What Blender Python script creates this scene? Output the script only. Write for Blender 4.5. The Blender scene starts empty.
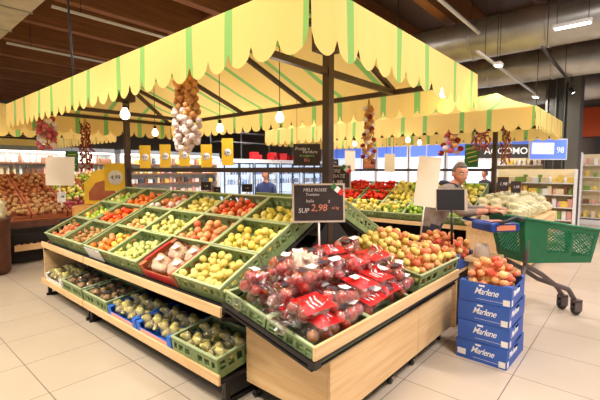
import bpy, bmesh, math, random
from mathutils import Vector, Matrix, Euler, noise
random.seed(7)
R = math.radians
SC = bpy.context.scene
COL = SC.collection

# ------------------------------------------------------------------ camera
F = 390.0; H = 1.6; YAW = R(41.0); PITCH = math.atan2(30, 390)
FWH = Vector((math.cos(YAW), math.sin(YAW), 0)); RT = Vector((math.sin(YAW), -math.cos(YAW), 0))
cam = bpy.data.cameras.new('camera'); cam.sensor_width = 36; cam.lens = 36 * F / 600; cam.clip_end = 100
co = bpy.data.objects.new('camera', cam); COL.objects.link(co); SC.camera = co
co.location = (0, 0, H); co.rotation_euler = (R(90) - PITCH, 0, YAW - R(90))

def W(lat, dep, z):
    return RT * lat + FWH * dep + Vector((0, 0, z))

# ------------------------------------------------------------------ materials
def lin(c):
    return tuple((v / 12.92 if v <= .04045 else ((v + .055) / 1.055) ** 2.4) for v in [x / 255 for x in c]) + (1,)
MT = {}
def mat(name, c1, c2=None, rough=.6, scale=8, metal=0, detail=3, vary=0, emit=0, bump=0, stretch=None, lo=.35, hi=.65, spec=.5, coat=0):
    m = bpy.data.materials.new(name); m.use_nodes = True; n = m.node_tree.nodes; l = m.node_tree.links
    b = n['Principled BSDF']; b.inputs['Roughness'].default_value = rough; b.inputs['Metallic'].default_value = metal
    b.inputs['Specular IOR Level'].default_value = spec; b.inputs['Coat Weight'].default_value = coat
    a = lin(c1); b.inputs['Base Color'].default_value = a
    if c2 or bump:
        tc = n.new('ShaderNodeTexCoord'); mp = n.new('ShaderNodeMapping'); l.new(tc.outputs['Object'], mp.inputs[0])
        if stretch: mp.inputs['Scale'].default_value = stretch
        nz = n.new('ShaderNodeTexNoise'); nz.inputs['Scale'].default_value = scale; nz.inputs['Detail'].default_value = detail
        if vary:
            oi = n.new('ShaderNodeObjectInfo'); ml = n.new('ShaderNodeMath'); ml.operation = 'MULTIPLY'; ml.inputs[1].default_value = 40
            l.new(oi.outputs['Random'], ml.inputs[0]); cx = n.new('ShaderNodeCombineXYZ'); l.new(ml.outputs[0], cx.inputs[0]); l.new(cx.outputs[0], mp.inputs['Location'])
        l.new(mp.outputs[0], nz.inputs['Vector'])
    if c2:
        mr = n.new('ShaderNodeMapRange'); mr.inputs[1].default_value = lo; mr.inputs[2].default_value = hi
        l.new(nz.outputs[0], mr.inputs[0])
        mx = n.new('ShaderNodeMix'); mx.data_type = 'RGBA'; mx.inputs[6].default_value = a; mx.inputs[7].default_value = lin(c2)
        if vary:
            ad = n.new('ShaderNodeMath'); ad.operation = 'MULTIPLY_ADD'; ad.use_clamp = True
            ml2 = n.new('ShaderNodeMath'); ml2.operation = 'MULTIPLY_ADD'; ml2.inputs[1].default_value = vary; ml2.inputs[2].default_value = -vary / 2
            l.new(oi.outputs['Random'], ml2.inputs[0]); ad.inputs[1].default_value = 1
            l.new(mr.outputs[0], ad.inputs[0]); l.new(ml2.outputs[0], ad.inputs[2]); l.new(ad.outputs[0], mx.inputs[0])
        else: l.new(mr.outputs[0], mx.inputs[0])
        l.new(mx.outputs[2], b.inputs['Base Color'])
    if bump:
        bp = n.new('ShaderNodeBump'); bp.inputs['Strength'].default_value = bump; bp.inputs['Distance'].default_value = .01
        l.new(nz.outputs[0], bp.inputs['Height']); l.new(bp.outputs[0], b.inputs['Normal'])
    if emit:
        b.inputs['Emission Color'].default_value = a; b.inputs['Emission Strength'].default_value = emit
    MT[name] = m; return m

def wood(name, c1, c2, axis=0, rough=.5):
    s = [30, 30, 30]; s[axis] = 1.6
    return mat(name, c1, c2, rough=rough, scale=1.0, detail=5, stretch=tuple(s), lo=.3, hi=.72)
wood('pine_x', (240, 206, 156), (222, 180, 124), 0)
wood('pine_y', (238, 203, 152), (220, 178, 122), 1)
wood('beam_wood', (152, 100, 60), (120, 76, 44), 0, .6)
wood('deck_wood', (84, 58, 40), (62, 44, 30), 1, .6)
mat('black_metal', (28, 24, 24), rough=.45)
mat('brown_metal', (66, 42, 30), (54, 34, 24), rough=.45, scale=6)
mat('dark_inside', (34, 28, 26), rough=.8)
mat('grey_plastic', (96, 84, 84), rough=.5)
mat('chrome', (190, 190, 190), rough=.25, metal=1)
mat('crate_green', (136, 156, 104), (116, 138, 88), rough=.5, scale=4, vary=.8)
mat('crate_rim', (176, 192, 144), rough=.45)
mat('liner', (206, 214, 190), rough=.8)
mat('card_red', (214, 48, 52), rough=.6); mat('card_brown', (186, 110, 70), (170, 96, 62), rough=.8, scale=5)
mat('card_blue', (52, 96, 186), (46, 86, 174), rough=.55, scale=3)
mat('card_blue2', (40, 110, 214), rough=.55)
mat('white_paper', (244, 242, 238), rough=.7); mat('cream_card', (246, 230, 206), rough=.7)
mat('white_print', (250, 250, 252), rough=.6)
mat('yellow_card', (250, 206, 48), rough=.6); mat('red_print', (206, 40, 36), rough=.6); mat('dark_print', (60, 50, 60), rough=.6)
mat('chalkboard', (40, 26, 26), (52, 36, 34), rough=.6, scale=14); mat('frame_light', (196, 178, 160), rough=.5)
mat('chalk', (226, 214, 214), rough=.9); mat('chalk_orange', (226, 140, 110), rough=.9); mat('chalk_green', (150, 190, 110), rough=.9)
mat('sign_green', (54, 120, 54), (44, 104, 46), rough=.5, scale=5); mat('print_yellow', (220, 210, 120), rough=.6)
mat('stem', (86, 62, 34), rough=.8)
mat('apple_yellow', (240, 228, 128), (230, 196, 100), rough=.32, scale=14, vary=.7)
mat('apple_blush', (244, 218, 132), (226, 120, 84), rough=.3, scale=16, vary=1.1)
mat('apple_red', (210, 60, 48), (240, 178, 116), rough=.28, scale=18, vary=.9)
mat('apple_bagged', (186, 26, 24), (222, 72, 44), rough=.3, scale=18, vary=.7)
mat('pear_green', (228, 228, 150), (208, 212, 122), rough=.4, scale=20, vary=.8)
mat('pear_yellow', (246, 232, 142), (232, 214, 112), rough=.4, scale=20, vary=.8)
mat('peach', (246, 188, 124), (228, 110, 76), rough=.45, scale=12, vary=1.2)
mat('orange', (240, 118, 34), (244, 138, 46), rough=.4, scale=60, bump=.2, vary=.6)
mat('tomato', (228, 66, 34), (240, 104, 50), rough=.22, scale=8, vary=.9)
mat('lemon', (248, 232, 110), (240, 218, 90), rough=.4, scale=60, bump=.2, vary=.6)
mat('lime_apple', (176, 206, 72), (150, 190, 56), rough=.3, scale=14, vary=.8)
mat('potato', (206, 164, 108), (182, 134, 82), rough=.8, scale=20, vary=.9)
mat('onion', (190, 120, 62), (166, 92, 44), rough=.45, scale=14, vary=.9)
mat('garlic', (244, 232, 220), (224, 196, 196), rough=.6, scale=24, vary=.8)
mat('onion_gold', (214, 158, 84), (180, 112, 54), rough=.45, scale=24, vary=.9)
mat('onion_red', (170, 40, 62), (206, 110, 120), rough=.4, scale=24, vary=.9)
mat('chili', (168, 28, 24), (110, 18, 18), rough=.3, scale=14, vary=.9)
mat('pepper_red', (222, 28, 20), (232, 60, 34), rough=.2, scale=6, vary=.8)
mat('pepper_yellow', (244, 204, 46), rough=.22)
mat('leafy', (120, 160, 60), (170, 190, 110), rough=.6, scale=16, vary=.8)
mat('straw', (206, 170, 110), (170, 130, 76), rough=.8, scale=40)
mat('green_cart', (12, 116, 72), (10, 104, 64), rough=.38, scale=3)
mat('blue_plastic', (24, 62, 146), rough=.4); mat('orange_label', (226, 138, 100), rough=.5)
mat('skin', (218, 156, 124), (206, 138, 108), rough=.5, scale=20); mat('hair', (122, 108, 98), (96, 84, 76), rough=.8, scale=60)
mat('jacket', (150, 136, 124), (136, 122, 112), rough=.85, scale=20, bump=.3); mat('vest', (34, 34, 46), rough=.8); mat('trousers', (50, 50, 66), rough=.8)
mat('eye', (240, 236, 230), rough=.3); mat('iris', (50, 40, 34), rough=.2); mat('lip', (184, 104, 92), rough=.5)
mat('bulb_on', (255, 240, 214), emit=14); mat('lamp_on', (255, 250, 240), emit=12); mat('spot_on', (255, 246, 230), emit=9)
mat('lamp_body', (216, 216, 214), rough=.4)
mat('duct', (196, 195, 190), (166, 165, 160), rough=.35, scale=2, metal=.6)
mat('duct_light', (214, 208, 196), (190, 184, 172), rough=.5, scale=3, metal=.2)
mat('column_dark', (46, 44, 42), (38, 36, 36), rough=.6, scale=3); mat('column_grey', (88, 86, 78), rough=.6)
mat('wall_paint', (120, 110, 100), rough=.8); mat('wall_orange', (204, 84, 36), rough=.7); mat('wall_dark', (60, 56, 56), rough=.7)
mat('shop_white', (236, 236, 234), rough=.4); mat('fridge_grey', (150, 160, 168), rough=.4); mat('fridge_dark', (60, 74, 86), rough=.3)
mat('fridge_light', (255, 250, 238), emit=2.2); mat('glass_light', (214, 232, 255), emit=1.6); mat('screen_blue', (96, 132, 240), emit=1.1); mat('screen_white', (226, 232, 255), emit=1.2)
mat('rack_grey', (110, 110, 112), rough=.5, metal=.3)
mat('box_red', (214, 30, 34), rough=.5); mat('box_cream', (240, 222, 180), rough=.5); mat('box_pink', (236, 170, 160), rough=.5)
mat('box_green', (130, 160, 70), rough=.5); mat('box_yellow', (240, 206, 90), rough=.5); mat('box_brown', (130, 84, 56), rough=.5); mat('box_white', (242, 240, 234), rough=.5)
mat('box_blue', (80, 130, 200), rough=.5); mat('denim', (56, 70, 120), rough=.8); mat('shirt_light', (200, 214, 224), rough=.8)
mat('sack', (104, 62, 42), (84, 50, 34), rough=.8, scale=10)

def cloth(name, c, c2, tr=.45):
    m = bpy.data.materials.new(name); m.use_nodes = True; n = m.node_tree.nodes; l = m.node_tree.links
    b = n['Principled BSDF']; b.inputs['Roughness'].default_value = .75; b.inputs['Base Color'].default_value = lin(c)
    tc = n.new('ShaderNodeTexCoord'); nz = n.new('ShaderNodeTexNoise'); nz.inputs['Scale'].default_value = 1.4; l.new(tc.outputs['Object'], nz.inputs['Vector'])
    mx = n.new('ShaderNodeMix'); mx.data_type = 'RGBA'; mx.inputs[6].default_value = lin(c); mx.inputs[7].default_value = lin(c2)
    l.new(nz.outputs[0], mx.inputs[0]); l.new(mx.outputs[2], b.inputs['Base Color'])
    t = n.new('ShaderNodeBsdfTranslucent'); l.new(mx.outputs[2], t.inputs[0])
    ms = n.new('ShaderNodeMixShader'); ms.inputs[0].default_value = tr; l.new(b.outputs[0], ms.inputs[1]); l.new(t.outputs[0], ms.inputs[2])
    l.new(ms.outputs[0], n['Material Output'].inputs[0]); MT[name] = m
cloth('awning_yellow', (252, 224, 140), (248, 213, 118)); cloth('awning_green', (152, 204, 112), (140, 196, 102))

def film(name, c, op, rough=.12):
    m = bpy.data.materials.new(name); m.use_nodes = True; n = m.node_tree.nodes; l = m.node_tree.links
    b = n['Principled BSDF']; b.inputs['Roughness'].default_value = rough; b.inputs['Base Color'].default_value = lin(c); b.inputs['Specular IOR Level'].default_value = .9
    tr = n.new('ShaderNodeBsdfTransparent'); tc = n.new('ShaderNodeTexCoord'); nz = n.new('ShaderNodeTexNoise'); nz.inputs['Scale'].default_value = 22; nz.inputs['Detail'].default_value = 4
    l.new(tc.outputs['Object'], nz.inputs['Vector']); bp = n.new('ShaderNodeBump'); bp.inputs['Strength'].default_value = .9; bp.inputs['Distance'].default_value = .02
    l.new(nz.outputs[0], bp.inputs['Height']); l.new(bp.outputs[0], b.inputs['Normal'])
    mr = n.new('ShaderNodeMapRange'); mr.inputs[1].default_value = .5; mr.inputs[2].default_value = .72; mr.inputs[3].default_value = op; mr.inputs[4].default_value = min(1, op + .3)
    l.new(nz.outputs[0], mr.inputs[0])
    ms = n.new('ShaderNodeMixShader'); l.new(mr.outputs[0], ms.inputs[0]); l.new(tr.outputs[0], ms.inputs[1]); l.new(b.outputs[0], ms.inputs[2])
    l.new(ms.outputs[0], n['Material Output'].inputs[0]); MT[name] = m
def clear_film(name, glow, wr):
    m = bpy.data.materials.new(name); m.use_nodes = True; n = m.node_tree.nodes; l = m.node_tree.links; n.remove(n['Principled BSDF'])
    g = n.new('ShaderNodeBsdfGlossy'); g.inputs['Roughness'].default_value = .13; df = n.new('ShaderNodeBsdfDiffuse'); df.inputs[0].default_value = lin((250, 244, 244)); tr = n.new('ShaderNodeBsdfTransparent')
    tc = n.new('ShaderNodeTexCoord'); mp = n.new('ShaderNodeMapping'); mp.inputs['Scale'].default_value = (9, 30, 18); l.new(tc.outputs['Object'], mp.inputs[0])
    nz = n.new('ShaderNodeTexNoise'); nz.inputs['Scale'].default_value = 1; nz.inputs['Detail'].default_value = 4; nz.inputs['Distortion'].default_value = 1.2; l.new(mp.outputs[0], nz.inputs['Vector'])
    bp = n.new('ShaderNodeBump'); bp.inputs['Strength'].default_value = 1; bp.inputs['Distance'].default_value = .02; l.new(nz.outputs[0], bp.inputs['Height']); l.new(bp.outputs[0], g.inputs['Normal'])
    lw = n.new('ShaderNodeLayerWeight'); lw.inputs[0].default_value = .35; l.new(bp.outputs[0], lw.inputs['Normal'])
    mr = n.new('ShaderNodeMapRange'); mr.inputs[3].default_value = glow; mr.inputs[4].default_value = .75; l.new(lw.outputs['Facing'], mr.inputs[0])
    m1 = n.new('ShaderNodeMixShader'); l.new(mr.outputs[0], m1.inputs[0]); l.new(tr.outputs[0], m1.inputs[1]); l.new(g.outputs[0], m1.inputs[2])
    m2r = n.new('ShaderNodeMapRange'); m2r.inputs[1].default_value = .6; m2r.inputs[2].default_value = .72; m2r.inputs[4].default_value = wr; l.new(nz.outputs[0], m2r.inputs[0])  # white diffuse noise streaks painted over the film as wrinkle highlights
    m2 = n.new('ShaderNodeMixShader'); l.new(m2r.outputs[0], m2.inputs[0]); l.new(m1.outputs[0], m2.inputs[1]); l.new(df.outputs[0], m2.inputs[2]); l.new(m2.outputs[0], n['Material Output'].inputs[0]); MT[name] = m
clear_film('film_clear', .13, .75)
film('film_milky', (252, 244, 220), .4, .3); film('film_red', (226, 24, 28), .8)
film('pane_glass', (220, 236, 250), .08, .05)

def floor_mat():
    m = bpy.data.materials.new('floor_tiles'); m.use_nodes = True; n = m.node_tree.nodes; l = m.node_tree.links
    b = n['Principled BSDF']; tc = n.new('ShaderNodeTexCoord'); mp = n.new('ShaderNodeMapping'); l.new(tc.outputs['Object'], mp.inputs[0])
    T = .615; mp.inputs['Location'].default_value = (-.85 / T + 20, -.67 / T + 20, 0); mp.inputs['Scale'].default_value = (1 / T, 1 / T, 1)
    sp = n.new('ShaderNodeSeparateXYZ'); l.new(mp.outputs[0], sp.inputs[0])
    def M(op, a, v=None, bb=None):
        q = n.new('ShaderNodeMath'); q.operation = op; l.new(a, q.inputs[0])
        if v is not None: q.inputs[1].default_value = v
        if bb is not None: l.new(bb, q.inputs[1])
        return q.outputs[0]
    ds = []
    for k in (0, 1):
        f = M('FRACT', sp.outputs[k]); f2 = M('ABSOLUTE', M('SUBTRACT', f, .5)); ds.append(M('GREATER_THAN', f2, .4945))
    g = M('MAXIMUM', ds[0], None, ds[1])
    fl = n.new('ShaderNodeVectorMath'); fl.operation = 'FLOOR'; l.new(mp.outputs[0], fl.inputs[0])
    wn = n.new('ShaderNodeTexWhiteNoise'); l.new(fl.outputs[0], wn.inputs['Vector'])
    nz = n.new('ShaderNodeTexNoise'); nz.inputs['Scale'].default_value = 2.2; nz.inputs['Detail'].default_value = 5; l.new(tc.outputs['Object'], nz.inputs['Vector'])
    s = M('MULTIPLY', wn.outputs['Value'], .35); s = M('ADD', s, None, M('MULTIPLY', nz.outputs[0], .75))
    mx = n.new('ShaderNodeMix'); mx.data_type = 'RGBA'; mx.inputs[6].default_value = lin((184, 168, 148)); mx.inputs[7].default_value = lin((200, 186, 166)); l.new(s, mx.inputs[0])
    m2 = n.new('ShaderNodeMix'); m2.data_type = 'RGBA'; l.new(g, m2.inputs[0]); l.new(mx.outputs[2], m2.inputs[6]); m2.inputs[7].default_value = lin((118, 102, 92))
    l.new(m2.outputs[2], b.inputs['Base Color']); b.inputs['Roughness'].default_value = .3; b.inputs['Specular IOR Level'].default_value = .4
    MT['floor'] = m
floor_mat()

# ------------------------------------------------------------------ mesh helpers
class MB:
    def __init__(s): s.bm = bmesh.new(); s.mi = 0
    def _f(s, fs):
        for f in fs: f.material_index = s.mi
    def box(s, x0, x1, y0, y1, z0, z1, M=None, bev=0):
        c = [Vector((x, y, z)) for z in (z0, z1) for y in (y0, y1) for x in (x0, x1)]
        if M: c = [M @ v for v in c]
        v = [s.bm.verts.new(p) for p in c]
        fs = [s.bm.faces.new([v[i] for i in q]) for q in ((0, 2, 3, 1), (4, 5, 7, 6), (0, 1, 5, 4), (2, 6, 7, 3), (0, 4, 6, 2), (1, 3, 7, 5))]
        s._f(fs)
        if bev:
            es = list({e for f in fs for e in f.edges}); r = bmesh.ops.bevel(s.bm, geom=es, offset=bev, segments=2, affect='EDGES', profile=.5)
            s._f(r['faces'])
        return s
    def tube(s, pts, rad, seg=8, cap=True):
        pts = [Vector(p) for p in pts]; rr = rad if isinstance(rad, (list, tuple)) else [rad] * len(pts); rings = []
        for i, p in enumerate(pts):
            d = (pts[min(i + 1, len(pts) - 1)] - pts[max(i - 1, 0)]).normalized()
            a = d.cross(Vector((0, 0, 1)));
            if a.length < .05: a = d.cross(Vector((1, 0, 0)))
            a.normalize(); b = d.cross(a)
            rings.append([s.bm.verts.new(p + (a * math.cos(t) + b * math.sin(t)) * rr[i]) for t in [2 * math.pi * k / seg for k in range(seg)]])
        fs = []
        for i in range(len(rings) - 1):
            for k in range(seg): fs.append(s.bm.faces.new([rings[i][k], rings[i][(k + 1) % seg], rings[i + 1][(k + 1) % seg], rings[i + 1][k]]))
        if cap: fs.append(s.bm.faces.new(rings[0][::-1])); fs.append(s.bm.faces.new(rings[-1]))
        for f in fs: f.smooth = True
        s._f(fs); return s
    def bar(s, p, q, w, h=None):
        h = h or w; p = Vector(p); q = Vector(q); d = (q - p); L = d.length; d.normalize()
        a = d.cross(Vector((0, 0, 1)))
        if a.length < .02: a = Vector((1, 0, 0))
        a.normalize(); b = a.cross(d)
        M = Matrix((d, a, b)).transposed().to_4x4(); M.translation = p
        return s.box(0, L, -w / 2, w / 2, -h / 2, h / 2, M)
    def lathe(s, prof, seg=14, M=None, smooth=True):
        rings = []; bm = s.bm
        for r, z in prof:
            if r < 1e-5: rings.append([bm.verts.new(M @ Vector((0, 0, z)) if M else (0, 0, z))])
            else:
                rings.append([bm.verts.new((M @ Vector((r * math.cos(t), r * math.sin(t), z))) if M else (r * math.cos(t), r * math.sin(t), z)) for t in [2 * math.pi * k / seg for k in range(seg)]])
        fs = []
        for a, b in zip(rings, rings[1:]):
            if len(a) == 1 and len(b) == 1: continue
            for k in range(seg):
                q = [a[k % len(a)], a[(k + 1) % len(a)], b[(k + 1) % len(b)], b[k % len(b)]]
                u = []
                for v in q:
                    if v not in u: u.append(v)
                if len(u) > 2: fs.append(bm.faces.new(u))
        for f in fs: f.smooth = smooth
        s._f(fs); return s
    def prism(s, pts, z0, z1, M=None):
        lo = [Vector((p[0], p[1], z0)) for p in pts]; hi = [Vector((p[0], p[1], z1)) for p in pts]
        if M: lo = [M @ p for p in lo]; hi = [M @ p for p in hi]
        a = [s.bm.verts.new(p) for p in lo]; b = [s.bm.verts.new(p) for p in hi]; n = len(pts)
        fs = [s.bm.faces.new(a[::-1]), s.bm.faces.new(b)] + [s.bm.faces.new([a[i], a[(i + 1) % n], b[(i + 1) % n], b[i]]) for i in range(n)]
        s._f(fs); return s
    def build(s, name, mats, parent=None, mw=None):
        me = bpy.data.meshes.new(name); bmesh.ops.recalc_face_normals(s.bm, faces=s.bm.faces); s.bm.to_mesh(me); s.bm.free()
        for m in (mats if isinstance(mats, (list, tuple)) else [mats]): me.materials.append(MT[m])
        return link(name, me, parent, mw)
def link(name, data, parent=None, mw=None):
    o = bpy.data.objects.new(name, data); COL.objects.link(o)
    if parent: o.parent = parent
    if mw is not None: o.matrix_basis = mw
    return o
def tag(o, label, cat, group=None, kind=None):
    o['label'] = label; o['category'] = cat
    if group: o['group'] = group
    if kind: o['kind'] = kind
    return o
def empty(name, label, cat, mw=None, group=None):
    o = bpy.data.objects.new(name, None); COL.objects.link(o); o.empty_display_size = .05
    if mw is not None: o.matrix_basis = mw
    return tag(o, label, cat, group)
def struct(o):
    o['kind'] = 'structure'; return o
def kids(o): return [c for c in COL.objects if c.parent == o]
def copy_tree(src, mw=None, label=None, group=None):
    c = src.copy(); COL.objects.link(c)
    if mw is not None: c.matrix_basis = mw
    if label: c['label'] = label
    if group: c['group'] = group
    for k in src.children:
        d = k.copy(); COL.objects.link(d); d.parent = c
        for g in k.children:
            e = g.copy(); COL.objects.link(e); e.parent = d
    return c
def T(x, y, z, h=0): return Matrix.Translation((x, y, z)) @ Matrix.Rotation(h, 4, 'Z')
def frame(org, head, tilt):
    """ey runs up the slope along heading, ez is the slope's normal"""
    ct, st = math.cos(tilt), math.sin(tilt)
    ey = Vector((math.cos(head) * ct, math.sin(head) * ct, st)); ex = Vector((math.sin(head), -math.cos(head), 0)); ez = ex.cross(ey)
    M = Matrix((ex, ey, ez)).transposed().to_4x4(); M.translation = Vector(org); return M
def axes(org, ex, ez):
    ex = Vector(ex).normalized(); ez = Vector(ez).normalized(); ey = ez.cross(ex).normalized()
    M = Matrix((ex, ey, ez)).transposed().to_4x4(); M.translation = Vector(org); return M
def facing(org, head, lean=0):
    """local x to the viewer's right, local y up, local z towards heading; leans back by lean"""
    nz = Vector((math.cos(head) * math.cos(lean), math.sin(head) * math.cos(lean), math.sin(lean)))
    ex = Vector((-math.sin(head), math.cos(head), 0)); return axes(org, ex, nz)
def text(name, body, size, M, m, parent=None, shear=0, off=0, ext=.001, spacing=1):
    c = bpy.data.curves.new(name, 'FONT'); c.body = body; c.size = size; c.align_x = 'CENTER'; c.align_y = 'CENTER'; c.shear = shear; c.offset = off; c.extrude = ext; c.space_character = spacing
    c.resolution_u = 3; o = link(name, c, parent, M)
    me = bpy.data.meshes.new_from_object(o.evaluated_get(bpy.context.evaluated_depsgraph_get())); bpy.data.objects.remove(o); me.materials.clear(); me.materials.append(MT[m])
    for p in me.polygons: p.material_index = 0
    return link(name, me, parent, M)

# ------------------------------------------------------------------ room shell
X0, X1, Y0, Y1, ZC = -3, 17, -4, 21, 5.2
struct(MB().box(X0, X1, Y0, Y1, -.1, 0).build('floor', 'floor'))
struct(MB().box(X0, X1, Y0, Y1, ZC, ZC + .1).build('ceiling', 'deck_wood'))
struct(MB().box(X0, X1, Y1, Y1 + .15, 0, ZC).build('wall_back', 'wall_paint'))
struct(MB().box(X1, X1 + .15, Y0, Y1, 0, ZC).build('wall_right', 'wall_paint'))
k = 0
for i in range(-6, 9):
    k += 1; y = 7.65 + 1.55 * i
    struct(MB().box(X0, X1 - .02, y - .09, y + .09, 4.5, 5.19).build('trim_%d' % k, 'beam_wood'))
for x in (.6, 5.4, 10.2):
    k += 1; struct(MB().box(x - .05, x + .05, Y0, Y1 - .02, 4.96, 5.18).build('trim_%d' % k, 'beam_wood'))

# ------------------------------------------------------------------ canopies
def make_canopy(name, label, ox, oy, lx=2.5, ly=5.43, po=(.83, .88), group='striped market canopies'):
    root = empty(name, label, 'canopy', T(ox, oy, 0), group)
    ZE, ZR, VB, D = 2.5, 2.96, 2.165, .095
    hw = lx / 2
    sy = [v + k for k in range(7) for v in (0, .6) if v + k < ly - .1]; sx = [v + k for k in range(4) for v in (.33, .9) if v + k < lx - .1]
    def h(x, y): 
        return ZE + (ZR - ZE) * min(x / hw, (lx - x) / hw, y / po[0], (ly - y) / po[1], 1)
    def cuts(L, st, extra):
        c = {0, L}
        for s in st: c.add(max(0, s - .035)); c.add(min(L, s + .035))
        for e in extra: c.add(e)
        n = 0
        while n * .07 < L: 
            v = n * .07; n += 1
            if all(abs(v - q) > .02 for q in c): c.add(v)
        return sorted(c)
    cx = cuts(lx, sx, [hw]); cy = cuts(ly, sy, [po[0], ly - po[1]])
    mb = MB(); V = {}
    def sag(x, y):
        fy = (y - .85) / 1.24; s = abs(math.sin(fy * math.pi)); return .035 * s * min(1, min(x, lx - x) / .4, min(y, ly - y) / .4)
    for i, x in enumerate(cx):
        for j, y in enumerate(cy): V[i, j] = mb.bm.verts.new((x, y, h(x, y) - sag(x, y)))
    for i in range(len(cx) - 1):
        for j in range(len(cy) - 1):
            f = mb.bm.faces.new([V[i, j], V[i + 1, j], V[i + 1, j + 1], V[i, j + 1]]); f.smooth = True
            mx, my = (cx[i] + cx[i + 1]) / 2, (cy[j] + cy[j + 1]) / 2
            endp = min(my / po[0], (ly - my) / po[1]) < min(mx / hw, (lx - mx) / hw)
            f.material_index = 1 if (any(abs(mx - s) < .035 for s in sx) if endp else any(abs(my - s) < .035 for s in sy)) else 0
    mb.build('roof_cloth', ['awning_yellow', 'awning_green'], root)
    def val(L, st, fn, nm):
        c = {0.0, L}; n = 0
        while n * .02 < L: c.add(round(n * .02, 4)); n += 1
        for s in st: c.add(max(0, s - .035)); c.add(min(L, s + .035))
        c = sorted(c); m = MB(); rows = []
        for s in c:
            t = (s % .2) / .2; e = math.sqrt(max(0, 1 - (2 * t - 1) ** 2)); zb = VB + D * (1 - e)
            wv = .004 * math.sin(s * 2 * math.pi / .2) + .006 * math.sin(s * 5.1)
            rows.append([m.bm.verts.new(fn(s, ZE + .005 - (ZE + .005 - zb) * q, .004 + wv * q + .006 * q)) for q in (0, .3, .65, 1)])
        for i in range(len(c) - 1):
            ms = (c[i] + c[i + 1]) / 2; g = any(abs(ms - s) < .035 for s in st)
            for q in range(3):
                f = m.bm.faces.new([rows[i][q], rows[i + 1][q], rows[i + 1][q + 1], rows[i][q + 1]]); f.smooth = True; f.material_index = int(g)
        m.build('valance', ['awning_yellow', 'awning_green'], root)
    val(ly, sy, lambda s, z, o: (-o, s, z), 'w'); val(ly, sy, lambda s, z, o: (lx + o, s, z), 'e')
    val(lx, sx, lambda s, z, o: (s, -o, z), 's'); val(lx, sx, lambda s, z, o: (s, ly + o, z), 'n')
    e = .09; zf = 2.43
    def member(nm, p, q, w=.05, hh=.05): MB().bar(p, q, w, hh).build(nm, 'brown_metal', root)
    member('eave_beam', (e, e, zf), (e, ly - e, zf)); member('eave_beam', (lx - e, e, zf), (lx - e, ly - e, zf))
    member('eave_beam', (e, e, zf), (lx - e, e, zf)); member('eave_beam', (e, ly - e, zf), (lx - e, ly - e, zf))
    ya, yb = po[0], ly - po[1]
    for y in (ya, yb):
        member('cross_beam', (e, y, zf), (lx - e, y, zf))
        member('pole', (hw, y, 0), (hw, y, ZR - .06), .07, .07)
        MB().box(hw - .1, hw + .1, y - .1, y + .1, ZR - .36, ZR - .2).build('bracket', 'brown_metal', root)
    member('ridge_beam', (hw, ya, ZR - .07), (hw, yb, ZR - .07))
    member('rail', (hw, ya, 1.6), (hw, yb, 1.6), .035, .05)
    n = 3
    for i in range(n + 1):
        y = ya + (yb - ya) * i / n
        for sgn, xe in ((-1, e), (1, lx - e)): member('rafter', (hw, y, ZR - .09), (xe, y, zf + .02), .045, .045)
    for (a, b, y) in ((e, e, ya), (lx - e, e, ya), (e, ly - e, yb), (lx - e, ly - e, yb)): member('hip_rafter', (hw, y, ZR - .09), (a, b, zf + .02), .045, .045)
    return root
AX, AY = 1.47, 1.215
canA = make_canopy('market_canopy', 'yellow and green striped canopy with scalloped edge above the bagged apples, closest to the viewer', AX, AY)
canB = copy_tree(canA, T(6.35, 1.15, 0), 'yellow and green striped canopy behind the man, beside the blue screen')
canC = make_canopy('market_canopy', 'yellow striped canopy above the onion and potato stall by the bright refrigerated shelves', -1.4, 8.1, 5.0, 4.2)

# ------------------------------------------------------------------ crates and fruit
def crate_mesh(L, Dp, h, nm='crate'):
    m = MB(); t = .008; a = L / 2
    m.box(-a, a, 0, Dp, 0, .008)
    for (y0, y1) in ((0, t), (Dp - t, Dp)):
        m.box(-a, a, y0, y1, .008, h * .42); m.box(-a, a, y0, y1, h * .78, h)
        n = 7
        for i in range(n + 1):
            x = -a + L * i / n; w = .012 if 0 < i < n else .03
            m.box(max(-a, x - w), min(a, x + w), y0, y1, h * .42, h * .78)
        m.box(-a + L * .43, a - L * .43, y0, y1, h * .42, h * .78)
    for (x0, x1) in ((-a, -a + t), (a - t, a)):
        m.box(x0, x1, t, Dp - t, .008, h * .38); m.box(x0, x1, t, Dp - t, h * .82, h)
        for i in range(6):
            y = t + (Dp - 2 * t) * i / 5; w = .012
            m.box(x0, x1, max(t, y - w), min(Dp - t, y + w), h * .38, h * .82)
        m.box(x0, x1, t, Dp * .3, h * .55, h * .65); m.box(x0, x1, Dp * .7, Dp - t, h * .55, h * .65)
    return m
def rim_mesh(L, Dp, h):
    m = MB(); a = L / 2; w = .014
    m.box(-a - .006, a + .006, -.006, w, h, h + .01); m.box(-a - .006, a + .006, Dp - w, Dp + .006, h, h + .01)
    m.box(-a - .006, -a + w, w, Dp - w, h, h + .01); m.box(a - w, a + .006, w, Dp - w, h, h + .01)
    return m
PROTO = {}
def crate(M, label, L=.56, Dp=.385, h=.14, group=None, liner=True):
    key = (L, Dp, h)
    if key not in PROTO:
        o = crate_mesh(L, Dp, h).build('crate', 'crate_green'); MR = rim_mesh(L, Dp, h).build('rim', 'crate_rim', o)
        PROTO[key] = o; o.matrix_basis = M; c = o
    else: c = copy_tree(PROTO[key], M)
    tag(c, label, 'crate'); 
    if group: c['group'] = group
    elif 'group' in c: del c['group']
    return c
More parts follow.
